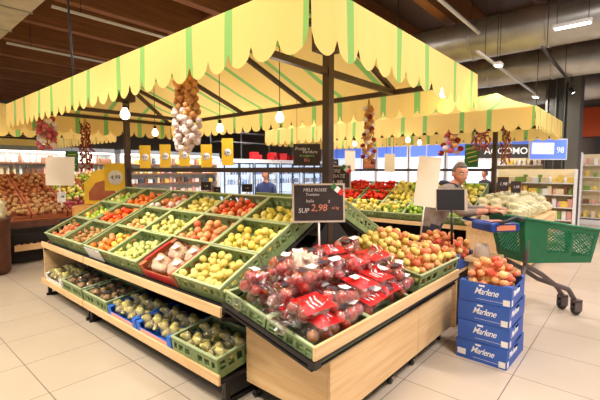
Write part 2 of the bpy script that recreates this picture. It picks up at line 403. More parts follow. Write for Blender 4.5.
def tray(M, label, mats, L=.54, Dp=.385, h=.12, name='cardboard_tray', hand=False):
    """printed cardboard tray with folded corner posts"""
    a = L / 2; t = .006; m = MB()
    m.box(-a, a, 0, Dp, 0, t); m.box(-a, a, 0, t, t, h * .62); m.box(-a, a, Dp - t, Dp, t, h * .62)
    m.box(-a, -a + t, t, Dp - t, t, h); m.box(a - t, a, t, Dp - t, t, h)
    for x0, x1 in ((-a, -a + .06), (a - .06, a)):
        m.box(x0, x1, 0, t, h * .62, h); m.box(x0, x1, Dp - t, Dp, h * .62, h)
        m.box(x0, x1, t, .06, h - .006, h) if x0 < 0 else m.box(x0, x1, t, .06, h - .006, h)
        m.box(x0, x1, Dp - .06, Dp - t, h - .006, h)
    root = m.build(name, mats[0], None, M)
    m2 = MB(); m2.box(-a + .06, a - .06, -.001, 0, .012, h * .6); m2.build('printed_panel', mats[1], root)
    for x0_, x1_ in ((-a - .001, -a + .03), (a - .03, a + .001)): MB().box(x0_, x1_, .0605, Dp - .0605, h - .003, h + .004).build('rim', mats[2], root)
    return tag(root, label, 'box')

def fr_apple(r=1.0, tall=.92):
    m = MB(); pr = []
    for i in range(11):
        t = math.pi * i / 10; x = math.sin(t) * (1 + .05 * math.cos(t)); z = -math.cos(t) * tall
        z -= .28 * math.exp(-(x / .33) ** 2) * (1 if z > 0 else -.6)
        pr.append((0 if i in (0, 10) else x * r, z * r))
    m.lathe(pr, 12); m.mi = 1; m.tube([(0, 0, .6 * r), (.05 * r, .03 * r, .98 * r)], .05 * r, 5); return m
def fr_pear():
    m = MB(); m.lathe([(0, -.8), (.45, -.82), (.85, -.5), (1, -.05), (.9, .4), (.62, .85), (.45, 1.2), (.36, 1.42), (.2, 1.52), (0, 1.52)], 12)
    m.mi = 1; m.tube([(0, 0, 1.5), (.08, 0, 1.85)], .06, 5); return m
def fr_round():
    m = MB(); m.lathe([(0, -.93), (.35, -.92), (.75, -.66), (.97, -.25), (1, .1), (.88, .5), (.55, .84), (.2, .93), (0, .88)], 12); m.mi = 1; m.lathe([(0, .9), (.1, .93), (0, .98)], 6); return m
def fr_lemon():
    m = MB(); m.lathe([(0, -1.3), (.15, -1.22), (.4, -1), (.8, -.6), (.96, 0), (.8, .6), (.4, 1), (.16, 1.2), (.1, 1.32), (0, 1.36)], 12); return m
def fr_lump():
    m = MB(); m.lathe([(0, -.8), (.5, -.76), (.9, -.4), (1.02, 0), (.92, .42), (.5, .78), (0, .84)], 12)
    for v in m.bm.verts:
        v.co.x *= 1.25; v.co += Vector(v.co) * .25 * noise.noise(v.co * 1.1)
    return m
def fr_onion():
    m = MB(); m.lathe([(0, -.8), (.3, -.78), (.8, -.5), (1, -.05), (.85, .4), (.4, .72), (.16, .95), (.1, 1.3), (0, 1.35)], 12); return m
def fr_pepper():
    m = MB(); m.lathe([(0, -1.0), (.3, -1.12), (.62, -1.0), (.82, -.4), (.95, .3), (.8, .75), (.35, .82), (0, .66)], 16)
    for v in m.bm.verts:
        a = math.atan2(v.co.y, v.co.x); s = 1 + .12 * math.cos(4 * a); v.co.x *= s; v.co.y *= s
    m.mi = 1; m.tube([(0, 0, .7), (.1, 0, 1.15)], .1, 6); return m
SHAPES = dict(apple=fr_apple, pear=fr_pear, round=fr_round, lemon=fr_lemon, lump=fr_lump, onion=fr_onion, pepper=fr_pepper)
FM = {}
def fruit_mesh(shape, m, stem='stem'):
    k = (shape, m)
    if k not in FM:
        mb = SHAPES[shape](); me = bpy.data.meshes.new(shape); bmesh.ops.recalc_face_normals(mb.bm, faces=mb.bm.faces); mb.bm.to_mesh(me); mb.bm.free()
        me.materials.append(MT[m]); me.materials.append(MT[stem]); FM[k] = me
    return FM[k]
def pack(w, d, r, n, cap=None, base=0, tries=16, x0=0, y0=0, dome=None, slump=0):
    """drop spheres into a box, each to the lowest of some random resting places"""
    P = []
    for _ in range(n):
        best = None
        for _t in range(tries):
            x = random.uniform(-w / 2 + r, w / 2 - r); y = random.uniform(r, d - r); z = base + r
            for (a, b, c) in P:
                q = (a - x) ** 2 + (b - y) ** 2
                if q < 4 * r * r: z = max(z, c + math.sqrt(4 * r * r - q))
            sc = z + slump * y
            if dome: 
                lim = dome(x, y)
                if z + r > lim: continue
                sc = z - .5 * lim
            if best is None or sc < best[0]: best = (sc, x, y, z)
        if best: P.append(best[1:])
    return P
def rnd_rot(): return Euler((random.uniform(0, 6.28), random.uniform(0, 6.28), random.uniform(0, 6.28))).to_matrix().to_4x4()
def fill(M, name, shape, m, label, group, cat, w, d, r, n, base=.012, dome=None, up=False, sq=1.0, mats=None, slump=0):
    pk = pack(w, d, r, n, base=base, dome=dome, slump=slump)
    for i, (x, y, z) in enumerate(pk):
        mm = random.choice(mats) if mats else m
        o = link(name, fruit_mesh(shape, mm))
        rot = rnd_rot() if not up else Euler((random.gauss(0, .35), random.gauss(0, .35), random.uniform(0, 6.28))).to_matrix().to_4x4()
        rr = r * random.uniform(.9, 1.0) * sq
        o.matrix_basis = M @ Matrix.Translation((x, y, z)) @ rot @ Matrix.Scale(rr, 4)
        tag(o, label, cat, group)

# ------------------------------------------------------------------ display stand under the near canopy
TILT = math.atan2(.177, .3475); CT, ST = math.cos(TILT), math.sin(TILT)
def stand(name, label, ox, oy, yc=(2.03, 4.33, 5.68), group=None):
    root = empty(name, label, 'display stand', T(ox, oy, 0), group)
    for (a, b) in ((yc[0], yc[1] - .01), (yc[1] + .01, yc[2])):
        # sloping deck, front boards, legs for one bay
        for s in (0, 1):
            m = MB()
            P = [(1.56, .65), (2.745, 1.255), (2.745, 1.235), (1.56, .63)]
            if s: P = [(5.5 - x, z) for x, z in P]
            A = Matrix(((1, 0, 0, 0), (0, 0, 1, 0), (0, 1, 0, 0), (0, 0, 0, 1)))
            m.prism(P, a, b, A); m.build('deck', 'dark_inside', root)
            x = 1.535 if not s else 3.945
            MB().box(x, x + .02, a, b, .63, .70, bev=.004).build('front_board', 'pine_y', root)
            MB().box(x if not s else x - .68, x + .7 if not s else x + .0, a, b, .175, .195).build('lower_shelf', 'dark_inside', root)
            MB().box(x - .02, x, a, b, .17, .24, bev=.004).build('shelf_board', 'pine_y', root)
            for y in (a + .03, b - .03):
                lm = MB(); sg = 1 if not s else -1; xx = 1.6 if not s else 3.9
                lm.box(xx - .02, xx + .02, y - .02, y + .02, 0, .175); lm.box(min(xx - .04, xx + sg * .7), max(xx + .04, xx + sg * .7), y - .015, y + .015, 0, .03)
                lm.bar((xx + sg * .68, y, .03), (xx + sg * .68, y, 1.0), .04); lm.bar((xx + sg * .68, y, .4), (xx - sg * .04, y, .61), .03)
                lm.build('leg', 'black_metal', root)
        MB().box(2.3, 3.2, a + .02, b - .02, .03, .9).build('back_panel', 'dark_inside', root)
    for y in (yc[0] - .0, yc[2]):
        m = MB(); A = Matrix(((1, 0, 0, 0), (0, 0, 1, 0), (0, 1, 0, 0), (0, 0, 0, 1)))
        if y == yc[2]: m.prism([(1.56, .2), (1.56, .61), (2.745, 1.22), (3.94, .61), (3.94, .2)], y - .0, y + .018, A); m.build('end_panel', 'pine_x', root)
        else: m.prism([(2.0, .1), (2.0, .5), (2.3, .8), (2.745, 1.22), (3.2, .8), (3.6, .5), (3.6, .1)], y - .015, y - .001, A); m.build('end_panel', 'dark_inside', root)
    return root
stA = stand('display_stand', 'gabled wooden display stand of sloping fruit crates with a lower shelf, closest to the viewer', 0, 0)
stB = stand('display_stand', 'gabled display stand of red and yellow fruit behind the man', 4.9, 0)

def slot(row, yc, h=.14, lift=.004):
    return frame((1.608 + row * .3475 - ST * 0, yc, .69 + row * .177 + lift), 0, TILT)
COLS = [2.32, 2.89, 3.46, 4.03, 4.65, 5.26]
near = ['first column beside the bagged apples', 'second column', 'third column', 'fourth column', 'fifth column', 'sixth and farthest column']
rown = ['front row', 'middle row', 'top row']
# name, shape, materials, radius, count, noun, extra
SPEC = {
 (0, 0): ('yellow_apple', 'apple', ['apple_yellow', 'apple_yellow', 'pear_yellow'], .035, 50, 'round yellow apple'),
 (0, 2): ('pear', 'pear', ['pear_green'], .032, 52, 'pale green pear'),
 (0, 3): ('peach', 'round', ['peach', 'lemon', 'orange'], .034, 46, 'mixed orange and yellow peach'),
 (0, 4): ('kiwi', 'lump', ['potato'], .03, 56, 'brownish oval kiwi'),
 (0, 5): ('plum', 'round', ['peach', 'apple_red'], .03, 50, 'small reddish plum'),
 (1, 0): ('yellow_apple', 'apple', ['apple_yellow', 'apple_yellow', 'lemon'], .035, 52, 'golden yellow apple'),
 (1, 1): ('peach', 'round', ['peach', 'apple_blush', 'peach'], .039, 40, 'blushed orange peach'),
 (1, 2): ('pear', 'pear', ['pear_yellow', 'pear_green'], .034, 46, 'yellow pear'),
 (1, 3): ('pear', 'pear', ['pear_green', 'apple_blush'], .032, 52, 'pale blush pear'),
 (1, 4): ('tomato', 'round', ['tomato', 'orange'], .038, 42, 'orange red tomato'),
 (1, 5): ('lemon', 'lemon', ['lime_apple', 'lemon'], .031, 46, 'greenish yellow lemon'),
 (2, 0): ('lemon', 'lemon', ['lemon', 'pear_yellow'], .032, 52, 'bright yellow lemon'),
 (2, 1): ('tomato', 'round', ['tomato', 'tomato', 'peach'], .037, 46, 'red orange tomato'),
 (2, 2): ('pear', 'pear', ['pear_yellow'], .034, 50, 'long yellow pear'),
 (2, 3): ('peach', 'round', ['peach', 'apple_red', 'garlic'], .035, 46, 'pale reddish peach'),
 (2, 4): ('orange', 'round', ['orange'], .035, 50, 'bright orange mandarin'),
 (2, 5): ('pear', 'pear', ['lime_apple', 'pear_green'], .033, 44, 'green yellow pear'),
}
for row in range(3):
    for c, yc in enumerate(COLS):
        M = slot(row, yc)
        if (row, c) == (0, 1):
            t = tray(M, 'red edged cardboard tray of net packed fruit on the sloping stand, front row', ('card_brown', 'card_red', 'card_red'), h=.13)
            continue
        lab = 'green plastic crate on the sloping stand, %s, %s' % (rown[row], near[c].split(',')[0])
        crate(M, lab)
        nm, sh, ms, r, n, noun = SPEC[row, c]
        fill(M, nm, sh, None, '%s in the green crate, %s, %s' % (noun, rown[row], near[c].split(',')[0]), '%ss in the %s crate, %s' % (noun, rown[row], near[c].split(',')[0]), nm.replace('_', ' ').split()[-1], .54, .365, r * .96, int(n * .97), base=.018, mats=ms, slump=.12)
o = MB().box(-.27, .1, -.012, -.008, .005, .135).build('paper_sheet', 'white_paper', None, slot(0, COLS[3])); tag(o, 'white paper sheet hung on the front of the fourth crate in the front row', 'paper')
# far slope of the same stand: crates seen from their slotted sides
for row in range(3):
    for c, yc in enumerate(COLS[:2]):
        M = frame((5.5 - 1.608 - row * .3475, yc, .694 + row * .177), math.pi, TILT)
        crate(M, 'green crate on the stand\'s far slope, %s, %s' % (['bottom row', 'middle row', 'row beside the ridge'][row], ['seen from its slotted side', 'behind another one'][c]))

# ------------------------------------------------------------------ bags of fruit
def bag_proto(name, n, r, shape, fm, label, cat, filmm, red=False, sticker=True, seed=1, lay=1):
    random.seed(seed)
    P = pack(.25 if n > 4 else .2, .17, r, n, base=0, tries=40)
    root = empty(name, label, cat)
    bm = bmesh.new()
    for (x, y, z) in P:
        o = link(name.split('_')[-1] if False else 'fruit', fruit_mesh(shape, fm), root)
        o.matrix_basis = Matrix.Translation((x, y, z)) @ rnd_rot() @ Matrix.Scale(r * .94, 4)
        for q in range(26):
            a = math.acos(1 - 2 * (q + .5) / 26); b = 2.4 * q
            bm.verts.new(Vector((x, y, z)) + Vector((math.sin(a) * math.cos(b), math.sin(a) * math.sin(b), math.cos(a))) * r * 1.07)
    bmesh.ops.convex_hull(bm, input=bm.verts)
    for v in [v for v in bm.verts if not v.link_faces]: bm.verts.remove(v)
    bmesh.ops.triangulate(bm, faces=bm.faces)
    bmesh.ops.subdivide_edges(bm, edges=[e for e in bm.edges if e.calc_length() > .03], cuts=2, use_grid_fill=True)
    ctr = Vector((0, .085, r))
    for v in bm.verts:
        d = min((v.co - Vector(p)).length for p in P) - r * 1.05
        n1 = noise.noise(v.co * 26 + Vector((seed, 0, 0)))
        near_p = min(P, key=lambda p: (v.co - Vector(p)).length); dirv = (v.co - Vector(near_p)).normalized()
        if d > 0: v.co -= dirv * d * .38
        v.co += dirv * (.003 + .004 * n1)
        v.co.z = max(v.co.z, -.004)
    # twisted loose end
    mb = MB(); mb.bm.free(); mb.bm = bm
    tx = min(p[0] for p in P) - r * .6; rings = []
    prof = [(0, .05), (.025, .03), (.045, .014), (.065, .02), (.1, .045), (.12, .05)]
    for (s, rad) in prof:
        rings.append([bm.verts.new((tx - s, .085 + rad * 1.2 * math.cos(a) * (1 + .3 * math.sin(5 * a + seed)), .035 + rad * .6 * math.sin(a) * (1 + .3 * math.sin(3 * a)))) for a in [2 * math.pi * k / 14 for k in range(14)]])
    for a, b in zip(rings, rings[1:]):
        for k in range(14): bm.faces.new([a[k], a[(k + 1) % 14], b[(k + 1) % 14], b[k]])
    for f in bm.faces: f.smooth = True
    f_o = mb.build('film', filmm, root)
    zt = max(p[2] for p in P) + r * 1.1
    def patch(nm, m, x0, x1, y0, y1, hh, lo=.01):
        q = MB(); N = 6; V = {}
        for i in range(N + 1):
            for j in range(N + 1):
                x = x0 + (x1 - x0) * i / N; y = y0 + (y1 - y0) * j / N
                z = 0
                for (a, b, c) in P:
                    e = (a - x) ** 2 + (b - y) ** 2; rr = r * 1.2
                    if e < rr * rr: z = max(z, c + math.sqrt(rr * rr - e))
                z = max(z, zt - lo) ; V[i, j] = q.bm.verts.new((x, y, z + hh))
        for i in range(N):
            for j in range(N): f = q.bm.faces.new([V[i, j], V[i + 1, j], V[i + 1, j + 1], V[i, j + 1]]); f.smooth = True
        return q.build(nm, m, root)
    if red:
        p_ = patch('printed_panel', 'film_red', -.1, .1, .0, .165, .004, .04); p_['label'] = 'red printed panel with white strokes'
        for k in range(4):
            u = patch('white_stroke', 'white_print', -.06 + k * .03, -.052 + k * .03, .04 - .01 * (k % 2), .11, .009, .04)
    if sticker: patch('sticker', 'white_paper', .02, .09, .05, .1, .008 if not red else .012)
    if not red and seed % 2: patch('dark_label', 'dark_print', -.07, .0, .06, .1, .006)
    return root
R90 = math.pi / 2
LT = R(12)
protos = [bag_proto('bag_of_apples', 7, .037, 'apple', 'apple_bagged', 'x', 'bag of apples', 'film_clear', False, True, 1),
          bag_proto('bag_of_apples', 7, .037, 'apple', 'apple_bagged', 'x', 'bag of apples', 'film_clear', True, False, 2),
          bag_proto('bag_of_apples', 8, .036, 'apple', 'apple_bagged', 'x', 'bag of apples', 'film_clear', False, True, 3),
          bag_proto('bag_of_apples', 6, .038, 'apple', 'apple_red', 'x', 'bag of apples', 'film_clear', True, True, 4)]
random.seed(11)
def deckz(y): return .535 + (y - 1.28) * math.tan(LT)
bags = []
def put_bag(pi, x, y, up, yaw, tilt=0, roll=0, label=None):
    M = Matrix.Translation((x, y, deckz(y) + up)) @ Matrix.Rotation(yaw, 4, 'Z') @ Matrix.Rotation(LT * math.cos(yaw) + tilt, 4, 'X') @ Matrix.Rotation(roll, 4, 'Y') @ Matrix.Scale(1.1, 4)
    bags.append((pi, M, label))
# three layers of bags, laid on the tilted crates
NL = [0, 0, 0]
for lay, (nx, ny, xa, ya, sx_, sy_, up) in enumerate(((5, 3, 1.75, 1.285, .265, .225, .075), (5, 3, 1.70, 1.33, .265, .22, .165), (4, 2, 1.85, 1.48, .26, .21, .25))):
    for i in range(nx):
        for j in range(ny):
            yw = random.choice((0, .5, -.5, .8, -.2, 3.3, 2.6, 1.2)); pi = random.choice((0, 1, 2, 1, 1, 3) if lay else (0, 1, 2, 3)); yw = random.choice((0, .25, -.2, 3.1)) if j == 0 else yw; cx_, cy_ = xa + i * sx_ + random.uniform(-.025, .025), ya + j * sy_ + random.uniform(-.015, .02) + .1
            cr, sr = math.cos(yw), math.sin(yw)
            put_bag(pi, cx_ + sr * .085, cy_ - cr * .085, up - .01, yw, roll=random.uniform(-.12, .12)); NL[lay] += 1
m = MB(); bmesh.ops.create_icosphere(m.bm, subdivisions=4, radius=.09)
for v in m.bm.verts: q_ = v.co.copy(); v.co = Vector((q_.x, q_.y, q_.z * 1.25)) * (1 + .55 * noise.noise(q_ * 26) + .25 * noise.noise(q_ * 60)); v.co *= 1 - .5 * max(0, q_.z / .09)
for f in m.bm.faces: f.smooth = True
tag(m.build('crumpled_wrap', 'film_milky', None, Matrix.Translation((2.0, 1.70, .98))), 'crumpled clear plastic wrap bunched at the foot of the white sign stake', 'plastic wrap')
used = set()
for i, (pi, M, l) in enumerate(bags):
    if pi in used: b = copy_tree(protos[pi], M)
    else: b = protos[pi]; b.matrix_basis = M; used.add(pi)
    red = pi in (1, 3); lay = 'bottom layer' if i < NL[0] else ('upper layer' if i < NL[0] + NL[1] else 'very top')
    b['label'] = ('clear film bag of red apples with a red printed panel, %s of the pile' if red else 'clear film bag of red apples with a white sticker, %s of the pile') % lay
    b['group'] = ('red printed apple bags, %s of the pile' if red else 'stickered apple bags, %s of the pile') % lay

# ------------------------------------------------------------------ wooden cabinet
cab = empty('wooden_cabinet', 'pale wooden display cabinet on black casters carrying the bagged apples', 'cabinet', T(0, 0, 0))
MB().box(1.75, 1.77, 1.31, 2.02, .115, .54, bev=.003).build('side_panel', 'pine_y', cab)
MB().box(3.66, 3.68, 1.31, 2.02, .115, .54, bev=.003).build('side_panel', 'pine_y', cab)
MB().box(1.75, 2.945, 1.29, 1.309, .11, .535, bev=.003).build('front_panel', 'pine_x', cab)
MB().box(2.952, 3.68, 1.29, 1.309, .11, .535, bev=.003).build('front_panel', 'pine_x', cab)
MB().box(1.8, 3.64, 1.34, 1.98, .06, .112).build('plinth', 'black_metal', cab)
m = MB(); M = frame((2.74, 1.27, .53), R90, LT)
m.box(-1.18, .98, 0, .77, -.012, 0, M); m.build('tray_deck', 'dark_inside', cab)
MB().box(1.555, 3.73, 1.245, 1.265, .585, .664, bev=.004).build('trim_board', 'pine_x', cab)
m = MB(); m.box(1.56, 3.73, 1.25, 1.28, .563, .584); m.bar((1.57, 1.28, .565), (1.57, 2.03, .565 + .75 * math.tan(LT)), .03, .025)
m.box(1.55, 1.6, 1.24, 1.29, .54, .583); m.build('rail', 'black_metal', cab)
for (x, y) in ((1.80, 1.97), (1.85, 1.38), (2.58, 1.34), (2.95, 1.34), (3.56, 1.36), (3.56, 1.95)):
    m = MB(); A = T(x, y, .033) @ Matrix.Rotation(R90, 4, 'X')
    m.lathe([(0, -.014), (.03, -.014), (.033, -.008), (.033, .008), (.03, .014), (0, .014)], 14, A); m.mi = 1; m.box(x - .012, x + .012, y - .02, y - .016, .03, .06); m.box(x - .02, x + .02, y - .02, y + .02, .055, .06); m.build('caster', ['black_metal', 'chrome'], cab)
for i in range(2):
    for j in range(2):
        M = frame((1.86 + i * .58, 1.275 + j * .385, .535 + j * .385 * math.tan(LT) + .002), R90, LT)
        crate(M, 'green plastic crate under the bagged apples, %s' % [['front corner beside the trim board', 'next to the yellow apple column'], ['front, further along the trim board', 'rear, further from the corner']][i][j], .57, .38, .105)

# apple mountain at the cabinet's right end
def domef(w, d, hmax, edge): 
    return lambda x, y: edge + (hmax - edge) * (1 - max(abs(x) / (w / 2), abs(y - d / 2) / (d / 2)) ** 1.6)
M = frame((3.385, 1.31, .60), R90, R(11)); crate(M, 'big pale green crate heaped with blushed apples behind the end of the trim board', .86, .37, .15)
fill(M, 'blushed_apple', 'apple', None, 'blushed yellow apple heaped in the big pale green crate', 'blushed apples in the front heap', 'apple', .85, .36, .036, 165, base=.02, dome=domef(.85, .36, .33, .24), mats=['apple_blush', 'apple_yellow', 'apple_blush', 'apple_red'], up=True)
M = frame((3.37, 1.69, .67), R90, R(11)); crate(M, 'green crate of blushed apples just behind the big pale green crate', .84, .37, .12)
fill(M, 'blushed_apple', 'apple', None, 'blushed yellow apple in the crate behind the front heap', 'blushed apples in the rear heap', 'apple', .82, .37, .036, 170, base=.03, dome=domef(.82, .37, .37, .26), mats=['apple_blush', 'apple_yellow', 'apple_yellow'], up=True)
wood_st = empty('wooden_end_stand', 'low wooden stand carrying the blue tray of red apples behind the stacked blue boxes', 'stand', T(0, 0, 0))
MB().box(3.93, 4.38, 1.32, 1.95, .56, .59, bev=.003).build('top', 'pine_x', wood_st)
MB().box(3.95, 3.97, 1.34, 1.93, .0, .56).build('side_panel', 'pine_y', wood_st); MB().box(4.34, 4.36, 1.34, 1.93, 0, .56).build('side_panel', 'pine_y', wood_st); MB().box(3.97, 4.34, 1.34, 1.36, 0.02, .56).build('front_panel', 'dark_inside', wood_st)
M = frame((4.155, 1.33, .592), R90, R(4)); tray(M, 'blue cardboard tray heaped with red apples beside the big pale green crate', ('card_blue', 'card_blue', 'card_blue'), .43, .56, .15)
fill(M, 'red_apple', 'apple', None, 'red apple heaped in the blue tray beside the big pale green crate', 'red apples in the blue tray', 'apple', .42, .55, .036, 110, base=.01, dome=domef(.42, .55, .40, .24), mats=['apple_red', 'apple_red', 'apple_blush'], up=True)

# ------------------------------------------------------------------ stacked blue fruit boxes
def blue_box(z, rz, label):
    root = empty('fruit_box', label, 'box', T(3.60, .915, z, rz), None)
    a, b, h, t = .25, .20, .165, .006
    m = MB(); m.box(-a, a, -b, b, 0, t)
    m.box(-a, -a + t, -b, b, t, h); m.box(a - t, a, -b, b, t, h)
    for y0, y1 in ((-b, -b + t), (b - t, b)):
        m.box(-a + t, a - t, y0, y1, t, .095); m.box(-a + t, -.06, y0, y1, .095, h - .03); m.box(.06, a - t, y0, y1, .095, h - .03)
        m.box(-a + t, a - t, y0, y1, h - .03, h - .018); m.box(-a + t, -a + .08, y0, y1, h - .018, h); m.box(a - .08, a - t, y0, y1, h - .018, h)
    for sx in (-1, 1):
        for sy in (-1, 1): m.prism([(sx * (a - t), sy * (b - t)), (sx * (a - .07), sy * (b - t)), (sx * (a - t), sy * (b - .07))][::sx * sy], t, h + .002)
    m.build('body', 'card_blue', root)
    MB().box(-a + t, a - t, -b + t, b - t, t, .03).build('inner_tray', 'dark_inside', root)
    tx = text('lettering', 'Marlene', .066, axes((-a - .0015, -.01, .095), (0, -1, 0), (-1, 0, 0)), 'white_print', root, .4, .0004, spacing=.88); tx.scale = (.95, 1.15, 1)
    tx = text('lettering', 'Marlene', .07, axes((-.08, -b - .0015, .10), (1, 0, 0), (0, -1, 0)), 'white_print', root, .35, .0008)
    m = MB(); m.box(-a - .0015, -a, -.19, -.14, .012, .06); m.box(-.24, -.195, -b - .0015, -b, .012, .06); m.build('label_sticker', 'white_paper', root)
    MB().box(-a - .001, -a, .0, .045, .135, .15).build('small_logo', 'white_print', root); MB().box(-a - .001, -a, -.14, .06, .03, .032).build('printed_line', 'white_print', root)
    return root
for i, (rz, lb) in enumerate(((R(-2), 'bottom one of the stacked blue cardboard fruit boxes'), (R(.5), 'second blue cardboard fruit box from the bottom of the stack'), (R(-1), 'third blue cardboard fruit box from the bottom of the stack'), (R(1), 'topmost blue cardboard fruit box of the stack, open and heaped with apples'))):
    bb = blue_box(.001 + i * .169, rz, lb)
MB().box(-.2515, -.25, .12, .19, .03, .08).build('extra_sticker', 'white_paper', [o for o in COL.objects if o.name.startswith('fruit_box') and o['label'].startswith('bottom')][0])
M = T(3.60, .915 - .18, .508)
fill(M, 'red_apple', 'apple', None, 'red and yellow apple heaped in the topmost blue box', 'apples in the topmost blue box', 'apple', .47, .36, .037, 120, base=.04 + .0, dome=domef(.49, .38, .37, .23), mats=['apple_red', 'apple_red', 'apple_blush'], up=True)

# tray of net packs on the sloping stand
random.seed(5)
netp = bag_proto('net_pack', 5, .036, 'round', 'peach', 'x', 'net pack', 'film_milky', False, True, 6)
M0 = slot(0, COLS[1]); first = True
for i in range(2):
    for j in range(2):
        M = M0 @ Matrix.Translation((-.12 + i * .25, .03 + j * .17, .035)) @ Matrix.Rotation(random.uniform(-.1, .1), 4, 'Z')
        b = netp if first else copy_tree(netp, M); b.matrix_basis = M; first = False
        b['label'] = 'milky film pack of pale peaches in the red edged tray'; b['group'] = 'packs in the red edged tray'
# lower shelf: crates and blue trays with bagged pears
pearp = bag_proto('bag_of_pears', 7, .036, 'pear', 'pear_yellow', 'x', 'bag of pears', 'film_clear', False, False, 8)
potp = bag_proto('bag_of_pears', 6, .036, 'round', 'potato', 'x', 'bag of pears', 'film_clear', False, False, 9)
LOW = [('g', 'pear_green'), ('b', 'pear_green'), ('b', 'pear_yellow'), ('g', 'peach'), ('g', 'onion'), ('t', 'peach')]
fp = [True, True]
for c, yc in enumerate([2.33, 2.9, 3.46, 4.03, 4.65, 5.26]):
    M = frame((1.535, yc, .205), 0, R(7)); kind, fmn = LOW[c]; pos = near[c].split(',')[0]
    if kind == 'g': crate(M, 'green plastic crate on the lower shelf, %s' % pos)
    else: tray(M, '%s cardboard tray on the lower shelf, %s' % ('blue edged' if kind == 'b' else 'white', pos), ('card_blue2', 'box_pink', 'card_blue2') if kind == 'b' else ('box_white', 'box_white', 'dark_print'), .54, .385, .12)
    for (i, j) in ((0, 0), (1, 0), (0, 1), (1, 1)):
        Mb = M @ Matrix.Translation((-.11 + i * .26, .01 + j * .17, .055)) @ Matrix.Rotation(random.uniform(-.1, .1), 4, 'Z')
        q = 1 if c in (3, 4) else 0; pr = (pearp, potp)[q]
        if fp[q]: b = pr; b.matrix_basis = Mb; fp[q] = False
        else: b = copy_tree(pr, Mb)
        b['label'] = 'clear film bag of %s on the lower shelf, %s' % (['green pears', 'brown potatoes'][q], pos); b['group'] = 'film bags on the lower shelf, %s' % pos
        if q: b['category'] = 'bag of potatoes'; b.name = 'bag_of_potatoes'

# ------------------------------------------------------------------ stall behind the man
def slotB(row, yc): return frame((4.9 + 1.608 + row * .3475, yc, .694 + row * .177), 0, TILT)
SB = {0: ('lime_apple', 'apple', ['lime_apple'], 'lime green apple'), 1: ('yellow_pear', 'pear', ['pear_yellow', 'lemon', 'lime_apple'], 'yellow green pear'), 2: ('yellow_pear', 'pear', ['lemon', 'pear_yellow'], 'yellow pear')}
colB = [2.32, 2.89, 3.46, 4.03, 4.65, 5.26]
for row in range(3):
    for c, yc in enumerate(colB):
        M = slotB(row, yc); pos = ['facing the man', 'one column left of the man', 'two columns left of the man', 'three columns left of the man', 'four columns left of the man', 'last column of the stand'][c]
        crate(M, 'green crate behind the man, %s, %s' % (rown[row], pos))
        if c == 5: continue
        if row == 0 and c < 2: sp = SB[0]
        elif c in (3, 4) and row >= 1: sp = ('red_pepper', 'pepper', ['pepper_red'], 'glossy red pepper')
        elif c == 4: sp = ('yellow_pepper', 'pepper', ['pepper_yellow'], 'bright yellow pepper')
        else: sp = SB[1 + (row + c) % 2]
        fill(M, sp[0], sp[1], None, '%s on the stand behind the man, %s, %s' % (sp[3], rown[row], pos.replace(' of the man', '').replace(' of the stand', '')), '%ss, %s, %s' % (sp[3], rown[row], pos), sp[0].split('_')[-1], .54, .365, .044, 24, base=.07, mats=sp[2])
# block at its near end: counter with film packed salads
cb = empty('wooden_counter', 'low wooden counter heaped with milky film packs behind the shopping cart', 'counter', T(0, 0, 0))
MB().box(6.25, 9.0, 1.22, 2.0, .1, .76, bev=.005).build('body', 'pine_x', cb); MB().box(6.2, 9.05, 1.19, 2.01, .76, .80, bev=.004).build('top', 'pine_x', cb); MB().box(6.55, 8.95, 1.3, 1.95, 0, .1).build('plinth', 'black_metal', cb)
salp = bag_proto('salad_pack', 5, .055, 'round', 'pear_green', 'x', 'salad pack', 'film_milky', False, True, 12)
salp2 = bag_proto('salad_pack', 5, .055, 'round', 'pear_yellow', 'x', 'salad pack', 'film_milky', False, False, 14)
random.seed(21); f2 = [1, 1]
for lay in range(3):
    for i in range(9 - lay):
        for j in range(4 - (lay > 0)):
            M = Matrix.Translation((6.42 + i * .30 + lay * .12 + random.uniform(-.02, .02), 1.24 + j * .2 + lay * .06, .81 + lay * .09)) @ Matrix.Rotation(random.uniform(-.3, .3), 4, 'Z') @ Matrix.Diagonal((1.2, 1.2, .62, 1))
            q = random.random() < .6; pr = (salp, salp2)[q]
            if f2[q]: b = pr; b.matrix_basis = M; f2[q] = 0
            else: b = copy_tree(pr, M)
            ly = ['bottom layer', 'middle layer', 'top layer'][lay]
            b['label'] = 'milky film pack of %s on the counter behind the cart, %s' % (['green salad', 'yellow vegetables'][q], ly); b['group'] = '%s packs on the counter, %s' % (['salad', 'yellow vegetable'][q], ly)

# ------------------------------------------------------------------ onion and potato stall at the far left
sc_ = empty('vegetable_stand', 'dark stepped vegetable stand of onions and potatoes at the far end of the aisle', 'vegetable stand', T(0, 0, 0))
MB().box(1.5, 4.4, 8.0, 9.6, .3, .5).build('body', 'dark_inside', sc_); MB().box(1.5, 2.45, 7.86, 7.88, .62, .72).build('front_board', 'sack', sc_)
MB().box(1.72, 2.45, 7.78, 7.8, .24, .34).build('shelf_board', 'pine_x', sc_); MB().box(1.72, 2.45, 7.8, 8.2, .24, .26).build('shelf', 'dark_inside', sc_); MB().box(1.55, 4.3, 7.95, 9.5, .02, .3).build('plinth', 'dark_inside', sc_)
m = MB(); Mo = frame((2.9, 7.95, .74), R90, R(24)); m.box(-1.45, 1.45, 0, 1.75, -.03, 0, Mo); m.build('deck', 'card_brown', sc_)
MB().box(1.5, 1.53, 7.9, 9.5, .3, .72).build('side_panel', 'sack', sc_); MB().box(4.3, 4.33, 7.9, 9.5, .02, .72).build('side_panel', 'sack', sc_); MB().box(2.6, 4.3, 7.88, 7.9, .02, .7).build('front_panel', 'sack', sc_)
random.seed(31)
